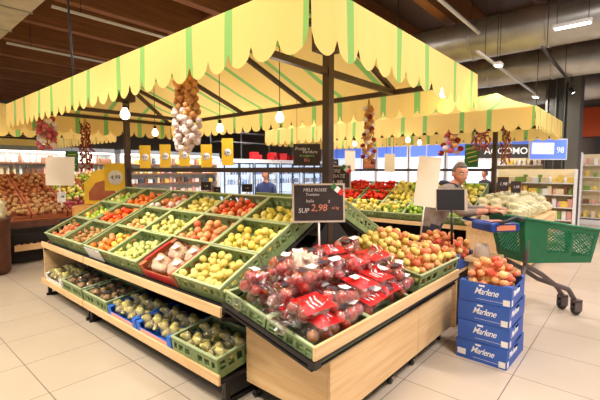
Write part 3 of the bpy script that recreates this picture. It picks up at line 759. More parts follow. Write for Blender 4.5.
for i in range(5):
    for j in range(4):
        M = Mo @ Matrix.Translation((-1.16 + i * .57, .02 + j * .42, .002)); 
        c = tray(M, 'brown cardboard tray on the vegetable stand, %s row, %s' % (['lowest', 'second', 'third', 'highest'][j], ['at the outer end', 'second from the outer end', 'in the middle', 'fourth from the outer end', 'at the inner end'][i]), ('card_brown', 'card_brown', 'card_brown'), .55, .40, .1)
        if i > 3 : continue
        sp = [('potato', 'lump', ['potato'], 'pale potato'), ('onion', 'onion', ['onion', 'potato'], 'brown onion'), ('onion', 'onion', ['onion'], 'copper onion'), ('potato', 'lump', ['potato', 'onion'], 'brown potato')][j]
        if i >= 2: sp = ('lemon', 'lemon', ['lemon', 'lime_apple', 'pear_yellow'], 'yellow lemon') if j > 0 else ('red_onion', 'onion', ['onion_red'], 'dark red onion')
        fill(M, sp[0], sp[1], None, '%s in a cardboard tray on the vegetable stand, %s row, %s' % (sp[3], ['lowest', 'second', 'third', 'highest'][j], ['outer end', 'second tray', 'middle tray', 'fourth tray'][i]), '%ss on the vegetable stand %d %d' % (sp[3], i, j), sp[0].split('_')[-1], .53, .38, .042, 20, base=.05, mats=sp[2])
# goods on the shelf under it
for i in range(7):
    o = fill(T(1.8 + i * .1, 7.9, .262), 'red_onion', 'onion', None, 'purple onion on the low shelf of the vegetable stand', 'purple onions on the low shelf', 'onion', .12, .1, .04, 1, base=0, mats=['onion_red', 'onion_gold'])
# brown bin
bn = MB(); bn.lathe([(0, 0), (.27, 0), (.3, .05), (.31, .8), (.33, .82), (.33, .86), (.29, .86), (.28, .3), (0, .3)], 24)
tag(bn.build('bin', 'sack', None, T(1.30, 7.5, 0)), 'brown round bin full of light bags at the left edge, beside the vegetable stand', 'bin')
for k in range(3):
    M = Matrix.Translation((1.24 + .08 * k, 7.42, .84 - .06 + .05 * (k == 1))) @ Matrix.Rotation(k * 2, 4, 'Z'); b = copy_tree(salp, M, 'crumpled light film bag lying in the brown bin', 'film bags in the brown bin')

# ------------------------------------------------------------------ shopping cart
CA = W(2.18, 4.12, 0); CBp = W(3.17, 4.32, 0); cdir = (CBp - CA).normalized(); cang = math.atan2(cdir.y, cdir.x)
cart = empty('shopping_cart', 'green plastic shopping cart with a blue handle pad standing behind the blue boxes', 'shopping cart', T(CA.x, CA.y, 0, cang))
CL = (CBp - CA).length
def wall_grid(m, P00, P10, P11, P01, nu, nv, th, win):
    """side wall given by four corners with a diamond lattice window"""
    def P(u, v): return (Vector(P00) * (1 - u) + Vector(P10) * u) * (1 - v) + (Vector(P01) * (1 - u) + Vector(P11) * u) * v
    nrm = (Vector(P10) - Vector(P00)).cross(Vector(P01) - Vector(P00)).normalized() * th / 2
    def quad(u0, u1, v0, v1):
        q = [P(u0, v0), P(u1, v0), P(u1, v1), P(u0, v1)]
        a = [m.bm.verts.new(p - nrm) for p in q]; b = [m.bm.verts.new(p + nrm) for p in q]
        m.bm.faces.new(a); m.bm.faces.new(b)
        for i in range(4): m.bm.faces.new([a[i], a[(i + 1) % 4], b[(i + 1) % 4], b[i]])
    us = [0]; 
    u0 = 0
    for (a, b, c, d) in win:
        quad(u0, a, 0, 1); quad(a, b, 0, c); quad(a, b, d, 1); u0 = b
        U = (Vector(P10) - Vector(P00)).length * (b - a); V = (Vector(P01) - Vector(P00)).length * (d - c)
        n1 = max(2, int(U / .04)); n2 = max(2, int(V / .04)); ar = .0035
        def seg(p, q): m.bar(p, q, .007, .007)
        for i in range(-n2, n1 + 1):
            # diagonals
            for sgn in (1, -1):
                s0, t0, s1, t1 = i, 0, i + n2, n2
                if s0 < 0: t0 = -s0; s0 = 0
                if s1 > n1: t1 -= (s1 - n1); s1 = n1
                if t1 <= t0: continue
                aa = (a + (b - a) * s0 / n1, c + (d - c) * t0 / n2); bb = (a + (b - a) * s1 / n1, c + (d - c) * t1 / n2)
                if sgn < 0: aa = (a + b - aa[0], aa[1]); bb = (a + b - bb[0], bb[1])
                seg(P(*aa), P(*bb))
    quad(u0, 1, 0, 1)
zt0, zt1, zb0, zb1 = 1.12, .955, .65, .60
wt0, wt1, wb0, wb1 = .27, .19, .2, .14
for s in (-1, 1):
    m = MB(); wall_grid(m, (.1, s * wb0, zb0), (CL - .04, s * wb1, zb1), (CL, s * wt1, zt1), (0, s * wt0, zt0), 10, 6, .008, [(.3, .62, .25, .85), (.66, .95, .18, .85)])
    m.build('basket_side', 'green_cart', cart)
m = MB(); wall_grid(m, (CL - .04, -wb1, zb1), (CL - .04, wb1, zb1), (CL, wt1, zt1), (CL, -wt1, zt1), 6, 6, .008, [(.15, .85, .2, .8)]); m.build('basket_front', 'green_cart', cart)
m = MB(); wall_grid(m, (.1, -wb0, zb0), (.1, wb0, zb0), (0, wt0, zt0), (0, -wt0, zt0), 6, 6, .008, [(.15, .85, .2, .8)]); m.build('basket_back', 'green_cart', cart)
m = MB(); wall_grid(m, (.1, -wb0, zb0), (CL - .04, -wb1, zb1), (CL - .04, wb1, zb1), (.1, wb0, zb0), 6, 6, .008, [(.1, .9, .1, .9)]); m.build('basket_bottom', 'green_cart', cart)
m = MB(); m.tube([(0, -wt0, zt0), (CL, -wt1, zt1), (CL, wt1, zt1), (0, wt0, zt0), (0, -wt0, zt0)], .016, 8); m.build('rim', 'green_cart', cart)
m = MB(); m.tube([(.0, -.27, 1.1), (-.1, -.28, 1.13), (-.26, -.27, 1.08), (-.3, -.2, 1.07)], .02, 8); m.tube([(.0, .27, 1.1), (-.1, .28, 1.13), (-.26, .27, 1.08), (-.3, .2, 1.07)], .02, 8); m.build('handle_arm', 'black_metal', cart)
m = MB(); m.tube([(-.3, -.28, 1.065), (-.3, .28, 1.065)], .018, 10); m.build('handle', 'blue_plastic', cart)
m = MB(); A = frame((0, 0, 0), 0, R(-25)); m.box(-.24, .24, -.32, -.09, .96, .99, Matrix.Translation((0, 0, .0)), .01) if False else m.box(-.37, -.04, -.27, .05, .985, 1.075, None, .02); m.build('child_seat_pad', 'blue_plastic', cart)
MB().box(-.3, -.1, -.2, -.04, 1.076, 1.08).build('pad_label', 'orange_label', cart)
MB().box(-.31, -.1, -.2755, -.271, 1.005, 1.055).build('pad_label', 'orange_label', cart)
m = MB()
for s in (-1, 1):
    m.tube([(.08, s * .22, 1.0), (.1, s * .2, .7), (.12, s * .17, .62), (.35, s * .15, .5), (.55, s * .12, .37), (.75, s * .09, .3), (CL - .22, s * .08, .26), (CL - .16, s * .08, .17)], .026, 8)
    m.tube([(.12, s * .17, .62), (.02, s * .2, .3), (-.02, s * .22, .14)], .022, 8)
m.build('chassis', 'grey_plastic', cart)
for (x, y) in ((-.02, .22), (-.02, -.22), (CL - .14, .09), (CL - .14, -.09)):
    m = MB(); A = T(x, y, .062) @ Matrix.Rotation(R90, 4, 'X'); m.lathe([(0, -.02), (.05, -.02), (.06, -.012), (.06, .012), (.05, .02), (0, .02)], 18, A)
    m.mi = 1; m.box(x - .045, x + .045, y - .034, y - .024, .05, .17); m.box(x - .045, x + .045, y + .024, y + .034, .05, .17); m.box(x - .045, x + .045, y - .034, y + .034, .15, .175)
    m.build('wheel', ['black_metal', 'grey_plastic'], cart)

# ------------------------------------------------------------------ signs
def price(body, M, w, h, parent, c='chalk', y=0, size=.05, x=0, off=0): 
    return text('chalk_writing', body, size, Matrix.Translation((0, 0, 0)) @ Matrix.Translation((x, y, .0075)), c, parent, .15, off)
def board(name, label, M, w, h, lines, fm='frame_light', surf='chalkboard', stake=0, flag=False, hang=0, cat='sign'):
    root = MB().box(-w / 2, w / 2, -h / 2, h / 2, -.006, .006).build(name, surf, None, M); tag(root, label, cat)
    m = MB(); f = .014
    m.box(-w / 2 - f, w / 2 + f, h / 2, h / 2 + f, -.009, .009); m.box(-w / 2 - f, w / 2 + f, -h / 2 - f, -h / 2, -.009, .009)
    m.box(-w / 2 - f, -w / 2, -h / 2, h / 2, -.009, .009); m.box(w / 2, w / 2 + f, -h / 2, h / 2, -.009, .009); m.build('frame', fm, root)
    for (b, x, y, s, c) in lines: text('chalk_writing', b, s, Matrix.Translation((x, y, .0075)), c, root, .15, 0)
    if stake: MB().tube([(0, -h / 2 - f, 0), (0, -h / 2 - stake, 0)], .008, 8).build('stake', 'white_paper', root)
    if hang:
        for x in (-w * .4, w * .4): MB().tube([(x, h / 2 + f, 0), (x, h / 2 + hang, 0)], .003, 5).build('cord', 'black_metal', root)
    if flag:
        for k, c in enumerate(('sign_green', 'white_paper', 'box_red')):
            m = MB(); A = Matrix.Translation((w * .40, h * .36, .0085)) @ Matrix.Rotation(R(-38), 4, 'Z'); m.box(-.06 + k * .035, -.025 + k * .035, -.022, .022, 0, .0012, A); m.build('flag_band', c, root)
    return root
TOC = YAW + math.pi
board('chalkboard_sign', 'black chalkboard price sign on a white stake above the bagged apples', facing(W(.145, 3.02, 1.345), TOC + .12, R(6)), .385, .275,
      [('MELE ROSSE', -.03, .1, .034, 'chalk'), ('Trentino', -.05, .065, .03, 'chalk'), ('Italia', -.07, .015, .034, 'chalk'), ('2', .08, .01, .03, 'chalk'), ('SUP', -.12, -.06, .05, 'chalk'), ('2,98', .0, -.04, .075, 'chalk_orange'), ('al kg', .13, -.04, .03, 'chalk_orange')], stake=.27, flag=True)
board('chalkboard_sign', 'smaller black chalkboard sign behind the staked one, below the pole rail', facing(W(.355, 3.75, 1.53), TOC + .05, R(5)), .24, .2,
      [('PERE', -.02, .06, .05, 'chalk'), ('ABATE', 0, .01, .05, 'chalk'), ('1,98', 0, -.05, .06, 'chalk')], stake=.36, flag=True)
board('chalkboard_sign', 'hanging black chalkboard with white and green writing left of the pole', facing(W(.09, 5.2, 1.8), TOC, 0), .33, .26,
      [('Frutta e', -.06, .08, .06, 'chalk'), ('Verdura', .04, .04, .06, 'chalk'), ('di stagione', 0, -.01, .045, 'chalk_green'), ('Bio', 0, -.07, .06, 'chalk_orange')], fm='brown_metal', hang=.6)
board('chalkboard_sign', 'small dark price board hung above the red peppers, nearer the pole', facing(W(.60, 7.2, 1.71), TOC, 0), .19, .15, [('PEPERONI', 0, .03, .03, 'chalk'), ('1,90', 0, -.03, .05, 'chalk')], fm='brown_metal', hang=.75)
board('chalkboard_sign', 'small brown price board hung above the yellow pears', facing(W(1.27, 7.2, 1.71), TOC, 0), .2, .15, [('UVA', 0, .03, .04, 'chalk_orange'), ('2,90', 0, -.03, .05, 'chalk_orange')], fm='brown_metal', surf='card_brown', hang=.75)
board('picture_card', 'cream fruit picture card hanging left of the brown price board', facing(W(.97, 7.6, 1.78), TOC, 0), .17, .36, [], fm='cream_card', surf='cream_card', hang=.6, cat='card')
board('picture_card', 'cream fruit picture card hanging right of the brown price board', facing(W(1.74, 7.6, 1.74), TOC, 0), .17, .32, [], fm='cream_card', surf='cream_card', hang=.65, cat='card')
# little price tags on the crates
def tagcard(label, px, py, dep, w=.09, h=.06, m='chalkboard'):
    p = RT * ((px - 300) / F * dep) + FWH * dep; z = H + (170 - py) / 391 * dep
    t = board('price_tag', label, facing((p.x, p.y, z), TOC, 0), w, h, [('1,98', 0, 0, h * .36, 'chalk' if m == 'chalkboard' else 'dark_print')], fm='brown_metal' if m == 'chalkboard' else 'white_paper', surf=m, stake=.12, cat='price tag')
tagcard('small black price tag over the red orange tomatoes in the top row', 247, 188, 4.35)
tagcard('small black price tag by the pale reddish peaches in the top row', 206, 186, 5.0, .1, .08)
tagcard('black price tag standing on the stand among yellow crates at the rear left', 217, 190, 4.9, .06, .05)
tagcard('white price tag by the dark red onions near the stand of potatoes', 61, 197, 6.9, .11, .15, 'white_paper')
tagcard('black price card with pale frame standing in the salad packs', 516, 187, 6.6, .13, .17)
tagcard('tall dark price card standing in the salad packs beside the canopy pole', 503, 184, 6.4, .15, .2)
# blank cards
def card(name, label, M, w, h, m='cream_card', cat='card', stake=0, skew=0):
    o = MB(); o.prism([(-w / 2 - skew, -h / 2), (w / 2 - skew, -h / 2), (w / 2 + skew, h / 2), (-w / 2 + skew, h / 2)], -.004, .004); r = o.build(name, m, None, M); tag(r, label, cat)
    if stake: MB().tube([(0, -h / 2, 0), (0, -h / 2 - stake, 0)], .008, 6).build('stake', 'white_paper', r)
    return r
card('blank_placard', 'tall blank cream placard standing left of the man above the apples', facing(W(1.42, 4.35, 1.47), TOC, R(4)) @ Matrix.Rotation(R(-7), 4, 'Z'), .25, .56, stake=.35)
card('blank_placard', 'wide blank beige placard standing behind the onions at the far left', facing(W(-4.05, 6.6, 1.58), TOC - .1, R(4)), .52, .48, stake=.3)
g = card('green_poster', 'green poster with yellow lines hung in front of the refrigerated shelves', facing(W(-5.35, 9.2, 1.80), TOC, 0), .29, .48, 'sign_green', 'poster')
for k in range(5): MB().box(-.1, .1 - .02 * (k % 3), .15 - k * .075, .17 - k * .075, .004, .006).build('printed_line', 'print_yellow', g)
MB().tube([(0, .24, 0), (0, .75, 0)], .004, 5).build('cord', 'black_metal', g)
g = card('green_poster', 'green poster with pale lines hung behind the man', facing(W(3.15, 7.2, 1.86), TOC, 0), .25, .42, 'sign_green', 'poster')
for k in range(4): MB().box(-.09, .09, .13 - k * .08, .15 - k * .08, .004, .006, Matrix.Rotation(.25, 4, 'Z')).build('printed_line', 'print_yellow', g)
MB().tube([(0, .21, 0), (0, .62, 0)], .004, 5).build('cord', 'black_metal', g)
def ycard(label, px, py, dep, w, h, txt, m='yellow_card', lean=0, stake=0, hang=0):
    p = RT * ((px - 300) / F * dep) + FWH * dep; z = H + (170 - py) / 391 * dep
    g = card('yellow_poster', label, facing((p.x, p.y, z), TOC, lean), w, h, m, 'poster', stake)
    MB().lathe([(0, 0), (w * .33, 0), (w * .33, .002), (0, .002)], 20, Matrix.Translation((0, -.02 * h, .0045))).build('price_disc', 'white_paper', g)
    text('price', txt, w * .26, Matrix.Translation((0, -.02 * h, .0085)), 'dark_print', g)
    if hang: MB().tube([(0, h / 2, 0), (0, h / 2 + hang, 0)], .003, 5).build('cord', 'black_metal', g)
ycard('big yellow price poster reading 4,99 standing behind the far crates', 116, 177, 6.3, .36, .44, '4,99', stake=.35)
g = ycard('yellow price poster hung at the right end of the yellow row', 228, 152, 8.2, .24, .56, '1,99', hang=.4)
for i, (px, py) in enumerate(((146, 157), (166, 156), (185, 155), (207, 156))):
    ycard('yellow poster hung beyond the far crates, %s' % ['first from the canopy pole', 'second from the canopy pole', 'third from the canopy pole', 'fourth from the canopy pole'][i], px, py, 8.6, .24, .5, '0,99', hang=.45)
# yellow cardboard bin with a fruit picture beside the big poster
m = MB(); m.box(-.3, .3, -.2, .2, 0, 1.02, bev=.005); mw = W(-3.4, 6.5, 0)
cbn = m.build('cardboard_bin', 'onion_gold', None, T(mw.x, mw.y, 0, TOC + R90)); tag(cbn, 'golden cardboard display bin with printed fruit left of the 4,99 poster', 'display bin')
m = MB(); m.prism([(-.3, 0), (.3, 0), (.3, .42), (.1, .62), (-.12, .56), (-.3, .34)], -.01, .01, Matrix.Translation((0, .19, 1.02)) @ Matrix.Rotation(R90, 4, 'X')); m.build('header_card', 'yellow_card', cbn)
m = MB(); m.prism([(-.22, .06), (.22, .06), (.24, .2), (.1, .42), (-.1, .36), (-.22, .2)], 0, .003, Matrix.Translation((0, .179, 1.02)) @ Matrix.Rotation(R90, 4, 'X')); m.build('printed_picture', 'card_brown', cbn)
# black scale display by the man
dp = MB().box(-.155, .155, -.11, .11, -.012, .0).build('scale_display', 'frame_light', None, facing(W(1.53, 3.92, 1.30), TOC - .05, R(6))); tag(dp, 'black rectangular scale display with pale edge in front of the man', 'display')
MB().box(-.15, .125, -.105, .105, 0, .004).build('screen', 'black_metal', dp); MB().tube([(0, -.1, -.006), (0, -.45, -.006)], .014, 8).build('post', 'black_metal', dp)
m = MB(); m.lathe([(0, 0), (.075, 0), (.078, .02), (.068, .12), (.05, .14), (0, .145)], 20)
p = W(1.88, 3.98, 0); tag(m.build('plastic_tub', 'frame_light', None, T(p.x, p.y, .70)), 'upturned pale grey plastic tub behind the topmost blue box', 'tub')
m = MB(); m.box(p.x - .12, p.x + .3, p.y - .14, p.y + .14, .66, .698, bev=.005); m.box(p.x - .09, p.x - .05, p.y - .1, p.y + .1, 0, .66); m.box(p.x + .2, p.x + .24, p.y - .1, p.y + .1, 0, .66)
tag(m.build('side_table', 'pine_x'), 'narrow wooden side table under the grey tub', 'table')
# screen on the second canopy, shop sign
tv = MB().box(-.42, .42, -.215, .215, -.03, .0, bev=.004).build('information_screen', 'shop_white', None, facing((9.3, 1.42, 2.02), TOC + .12, 0)); tag(tv, 'bright blue information screen hanging by the corner of the second canopy', 'screen')
MB().box(-.40, .40, -.195, .195, 0, .003).build('blue_panel', 'screen_blue', tv); MB().box(-.37, .12, -.1, .13, .003, .005).build('white_panel', 'screen_white', tv)
text('lettering', '98', .17, Matrix.Translation((.26, -.02, .005)), 'screen_white', tv)
for x in (-.3, .3): MB().tube([(x, .2, -.015), (x, 3.1, -.015)], .006, 6).build('hanger', 'black_metal', tv)

# ------------------------------------------------------------------ hanging braids and bulbs
def braid(name, label, top, L, r, shape, mats, n, cat, width=.05, core='straw'):
    root = empty(name, label, cat, T(*top)); m = MB(); 
    m.tube([(0, 0, 0), (0, 0, -.06), (.008, 0, -.2), (-.006, 0, -L * .6), (0, 0, -L)], [.006, .018, .022, .018, .008], 8); m.build('straw_braid', core, root)
    k = cat.split()[0]
    for i in range(n):
        t = (i + .5) / n; a = i * 2.4; z = -.08 - (L - .08) * t; w = width * (.75 + .6 * t) * (1 + .3 * math.sin(i * 1.7))
        o = link({'garlic': 'garlic_bulb', 'onion': 'onion_bulb', 'chili': 'chili_pod'}[k], fruit_mesh(shape, mats[i % len(mats)]), root)
        o.matrix_basis = Matrix.Translation((w * math.cos(a), w * math.sin(a), z)) @ Euler((random.gauss(2.6, .5), random.gauss(0, .4), a)).to_matrix().to_4x4() @ Matrix.Scale(r, 4)
    return root
random.seed(3)
def fr_chili():
    m = MB(); m.tube([(0, 0, 1.4), (.1, 0, .7), (.15, 0, 0), (.1, 0, -.8), (-.15, 0, -1.6)], [.2, .42, .4, .28, .05], 7); return m
SHAPES['chili'] = fr_chili
zf = 2.4
braid('garlic_braid', 'braid of white garlic and golden onions hung from the near eave, left string', (1.60, 2.52, zf), .66, .027, 'onion', ['onion_gold'] * 26 + ['garlic'] * 30, 56, 'garlic braid', .04)
braid('garlic_braid', 'braid of golden bulbs ending in garlic hung from the near eave, right string', (1.60, 2.40, zf), .62, .026, 'onion', ['onion_gold'] * 30 + ['garlic'] * 16, 46, 'garlic braid', .036)
braid('onion_braid', 'braid of red onions hung at the far left corner of the near canopy', (1.9, 6.5, zf + .02), .5, .05, 'onion', ['onion_red', 'onion_red', 'garlic'], 26, 'onion braid', .09)
braid('chili_braid', 'long string of dark red chilies hung beside the red onion braid', (2.42, 6.5, zf), .8, .035, 'chili', ['chili'], 60, 'chili braid', .06)
braid('garlic_braid', 'long thin braid of golden garlic with a red tip hung from the rear beam', (3.91, 2.36, zf), .72, .03, 'onion', ['onion_gold', 'garlic', 'onion_gold', 'chili'], 40, 'garlic braid', .045)
braid('onion_braid', 'braid of mixed onions hung above the man on the second canopy', (6.5, 2.36, 2.42), .55, .05, 'onion', ['onion_gold', 'onion_red', 'garlic', 'chili'], 28, 'onion braid', .09)
braid('chili_braid', 'bunch of dark red chilies hung beside the second canopy pole', (6.5, 1.9, 2.42), .5, .04, 'chili', ['chili', 'onion_red'], 40, 'chili braid', .08)
braid('chili_braid', 'string of red chilies hung in front of the black shop sign', (7.5, 1.78, 2.42), .7, .036, 'chili', ['chili', 'chili', 'onion_gold'], 44, 'chili braid', .06)
def bulb(label, x, y, z, top, pw=9):
    root = empty('hanging_bulb', label, 'light bulb', T(x, y, z), 'bulbs hanging under the canopies')
    MB().lathe([(0, -.042), (.017, -.039), (.034, -.024), (.04, 0), (.035, .022), (.024, .04), (.018, .058), (0, .058)], 16).build('glass_bulb', 'bulb_on', root)
    m = MB(); m.tube([(0, 0, .055), (0, 0, .1)], .019, 10); m.build('socket', 'black_metal', root)
    MB().tube([(0, 0, .1), (0, 0, top - z)], .004, 5).build('cord', 'black_metal', root)
    l = bpy.data.lights.new('bulb_light', 'POINT'); l.energy = pw; l.shadow_soft_size = .05; l.color = (1, .82, .55)
    lo = bpy.data.objects.new('bulb_light', l); COL.objects.link(lo); lo.location = (x, y, z - .12)
bulb('lit bulb hanging near the left canopy pole', 1.6, 3.41, 2.08, 2.4)
bulb('lit bulb hanging over the middle of the sloping crates', 2.75, 3.58, 2.06, 2.85)
bulb('lit bulb hanging over the yellow apples', 2.75, 2.65, 2.1, 2.85)
bulb('lit bulb hanging at the right end of the near canopy', 3.78, 1.46, 2.335, 2.43)
bulb('lit bulb hanging deep in the far end of the near canopy', 2.75, 5.0, 2.1, 2.85)
bulb('lit bulb hanging over the red peppers under the second canopy', 6.45, 4.2, 2.1, 2.4)
bulb('lit bulb hanging over the green apples under the second canopy', 6.45, 3.1, 2.12, 2.4)
bulb('lit bulb hanging over the packs under the second canopy', 7.6, 3.4, 2.15, 2.85)
bulb('lit bulb hanging above the potatoes under the far left canopy', 1.6, 8.4, 2.1, 2.4)
bulb('lit bulb hanging above the onions under the far left canopy', 2.6, 9.2, 2.1, 2.5)

# ------------------------------------------------------------------ man
def skin_body(name, joints, edges, m, parent, root_i=0, sub=2):
    me = bpy.data.meshes.new(name); me.from_pydata([j[0] for j in joints], edges, []); o = link(name, me, parent)
    md = o.modifiers.new('skin', 'SKIN'); sv = me.skin_vertices[0].data
    for i, j in enumerate(joints):
        r = j[1]; sv[i].radius = (r, r) if not isinstance(r, tuple) else r
        sv[i].use_root = (i == root_i)
    s = o.modifiers.new('sub', 'SUBSURF'); s.levels = sub; s.render_levels = sub
    me.materials.append(MT[m])
    dg = bpy.context.evaluated_depsgraph_get(); ev = o.evaluated_get(dg); nm = bpy.data.meshes.new_from_object(ev)
    o.modifiers.clear(); o.data = nm
    for p in nm.polygons: p.use_smooth = True
    return o
def head_mesh(m, hr=.1):
    """face looks along local +x; z up; centre at the skull's middle"""
    bm = m.bm; r = bmesh.ops.create_uvsphere(bm, u_segments=32, v_segments=24, radius=1); vs = r['verts']
    for v in vs:
        x, y, z = v.co
        w = 1.0 if z > -.1 else 1 - .32 * (-.1 - z)
        X = x * (.98 if x > 0 else 1.02); Y = y * .78 * w; Z = z * 1.25
        if z < -.2 and x > 0: X = x * (1 - .0 * z) + .06
        if z < -.2 and x < 0: X = x * (1 - .35 * (-.2 - z))
        def g(px, pz, s, py=0): return math.exp(-((Y - py) ** 2 + (Z - pz) ** 2) / (s * s)) if x > 0 else 0
        X += .30 * g(1, -.22, .13) + .17 * g(1, -.05, .1) - .12 * g(1, .06, .15, .3) - .12 * g(1, .06, .15, -.3) + .08 * g(1, -.62, .16) + .1 * g(1, -1.02, .22) + .05 * g(1, .25, .3)
        v.co = Vector((X, Y, Z)) * hr
    for f in bm.faces: f.smooth = True
    for s in (-1, 1):
        rr = bmesh.ops.create_uvsphere(bm, u_segments=10, v_segments=8, radius=1)
        for v in rr['verts']: v.co = Vector((v.co.x * .22 - .05, v.co.y * .09 + s * .8, v.co.z * .3 - .08)) * hr
        for v in rr['verts']:
            for f in v.link_faces: f.smooth = True
def person_root(label, M): 
    return empty('person', label, 'person', M)
# local frame: x = facing direction, y = his left, z up
mp_ = W(1.80, 4.64, 0); mh = math.atan2(RT.y, RT.x) - .62      # turned towards image right and a little to the viewer
man = person_root('man with short grey hair, dark collar and grey jacket leaning over behind the scale display', T(mp_.x, mp_.y, -.0, mh) @ Matrix.Scale(1.03, 4))
J = [((-.22, 0, .93), .14), ((-.16, 0, 1.08), .15), ((-.06, 0, 1.24), .155), ((.0, 0, 1.345), .10), ((.055, 0, 1.40), .06), ((.075, 0, 1.435), .055),
     ((-.02, .17, 1.31), .075), ((.02, .23, 1.22), .06), ((.16, .25, 1.09), .05), ((.36, .2, 1.11), .038), ((.42, .18, 1.12), .03),
     ((-.02, -.17, 1.31), .075), ((.03, -.23, 1.21), .06), ((.17, -.25, 1.09), .05), ((.38, -.2, 1.11), .038), ((.44, -.18, 1.12), .03),
     ((-.23, .1, .86), .1), ((-.2, .12, .5), .07), ((-.24, .12, .1), .048), ((-.14, .13, .05), .045),
     ((-.23, -.1, .86), .1), ((-.2, -.12, .5), .07), ((-.24, -.12, .1), .048), ((-.14, -.13, .05), .045)]
E_ = [(0, 1), (1, 2), (2, 3), (3, 4), (4, 5), (3, 6), (6, 7), (7, 8), (8, 9), (9, 10), (3, 11), (11, 12), (12, 13), (13, 14), (14, 15), (0, 16), (16, 17), (17, 18), (18, 19), (0, 20), (20, 21), (21, 22), (22, 23)]
body = skin_body('body', J, E_, 'jacket', man)
body.data.materials.append(MT['skin']); body.data.materials.append(MT['trousers'])
for p in body.data.polygons:
    c = p.center
    if c.z > 1.40 and abs(c.y) < .09: p.material_index = 1
    elif c.x > .33 and c.z > 1.0: p.material_index = 1
    elif c.z < .92: p.material_index = 2
hd = MB(); head_mesh(hd, .098); ho = hd.build('head', 'skin', man, Matrix.Translation((.095, 0, 1.515)) @ Matrix.Rotation(-.8, 4, 'Z') @ Matrix.Rotation(.16, 4, 'Y'))
m = MB(); r_ = bmesh.ops.create_uvsphere(m.bm, u_segments=28, v_segments=20, radius=1)
for v in r_['verts']: v.co = Vector((v.co.x * 1.06 - .05, v.co.y * .84, v.co.z * 1.3 + .04)) * .098
bmesh.ops.delete(m.bm, geom=[v for v in m.bm.verts if (v.co.x > .035 and v.co.z < .075) or v.co.z < -.05 or (v.co.x > -.01 and v.co.z < .02)], context='VERTS')
for v in m.bm.verts: v.co += v.normal * .004 * noise.noise(v.co * 90)
for f in m.bm.faces: f.smooth = True
hr_ = m.build('hair', 'hair', ho); sd = hr_.modifiers.new('t', 'SOLIDIFY'); sd.thickness = .008
for s in (-1, 1):
    m = MB(); m.lathe([(0, -.012), (.009, -.008), (.0125, 0), (.009, .008), (0, .012)], 12, Matrix.Translation((.083, s * .031, .006)) @ Matrix.Rotation(R90, 4, 'Y')); m.mi = 1
    m.lathe([(0, .0125), (.005, .0118), (0, .010)], 10, Matrix.Translation((.083, s * .031, .006)) @ Matrix.Rotation(R90, 4, 'Y')); m.build('eye', ['eye', 'iris'], ho)
    MB().tube([(.09, s * .015, .024), (.093, s * .03, .03), (.08, s * .048, .024)], .0035, 6).build('eyebrow', 'hair', ho)
MB().tube([(.088, -.024, -.058), (.098, 0, -.056), (.088, .024, -.058)], [.002, .005, .002], 6).build('mouth', 'lip', ho)
m = MB(); m.tube([(-.02 + .085 * math.cos(a), .1 * math.sin(a), 1.385 + .02 * math.cos(a + 3)) for a in [2 * math.pi * k / 18 for k in range(19)]], .032, 10); m.build('collar', 'vest', man)
m = MB(); m.tube([(-.13, .12, 1.33), (-.03, .2, 1.3), (.04, .21, 1.25)], [.03, .05, .04], 10); m.tube([(-.13, -.12, 1.33), (-.03, -.2, 1.3), (.04, -.21, 1.25)], [.03, .05, .04], 10); m.build('vest_yoke', 'vest', man)
for s, bx in ((1, .42), (-1, .44)):
    y = s * .18; hj = [((bx, y, 1.12), .026), ((bx + .05, y, 1.12), .027), ((bx + .085, y, 1.118), .022)]; he = [(0, 1), (1, 2)]
    hm = skin_body('palm', hj, he, 'skin', man, 0, 1)
    for k, (dy, L) in enumerate(((-.03, .07), (-.01, .08), (.01, .075), (.028, .06))):
        b0 = Vector((bx + .085, y + dy, 1.122)); fm_ = skin_body('finger', [(b0 - Vector((.02, 0, 0)), .009), (b0 + Vector((L * .4, dy * .2, .0)), .0088), (b0 + Vector((L * .75, dy * .25, -.018)), .008), (b0 + Vector((L * .9, dy * .25, -.04)), .0065)], [(0, 1), (1, 2), (2, 3)], 'skin', hm, 0, 1)
    skin_body('thumb', [(Vector((bx + .02, y - s * .02, 1.115)), .011), (Vector((bx + .055, y - s * .05, 1.11)), .01), (Vector((bx + .09, y - s * .06, 1.1)), .008)], [(0, 1), (1, 2)], 'skin', hm, 0, 1)
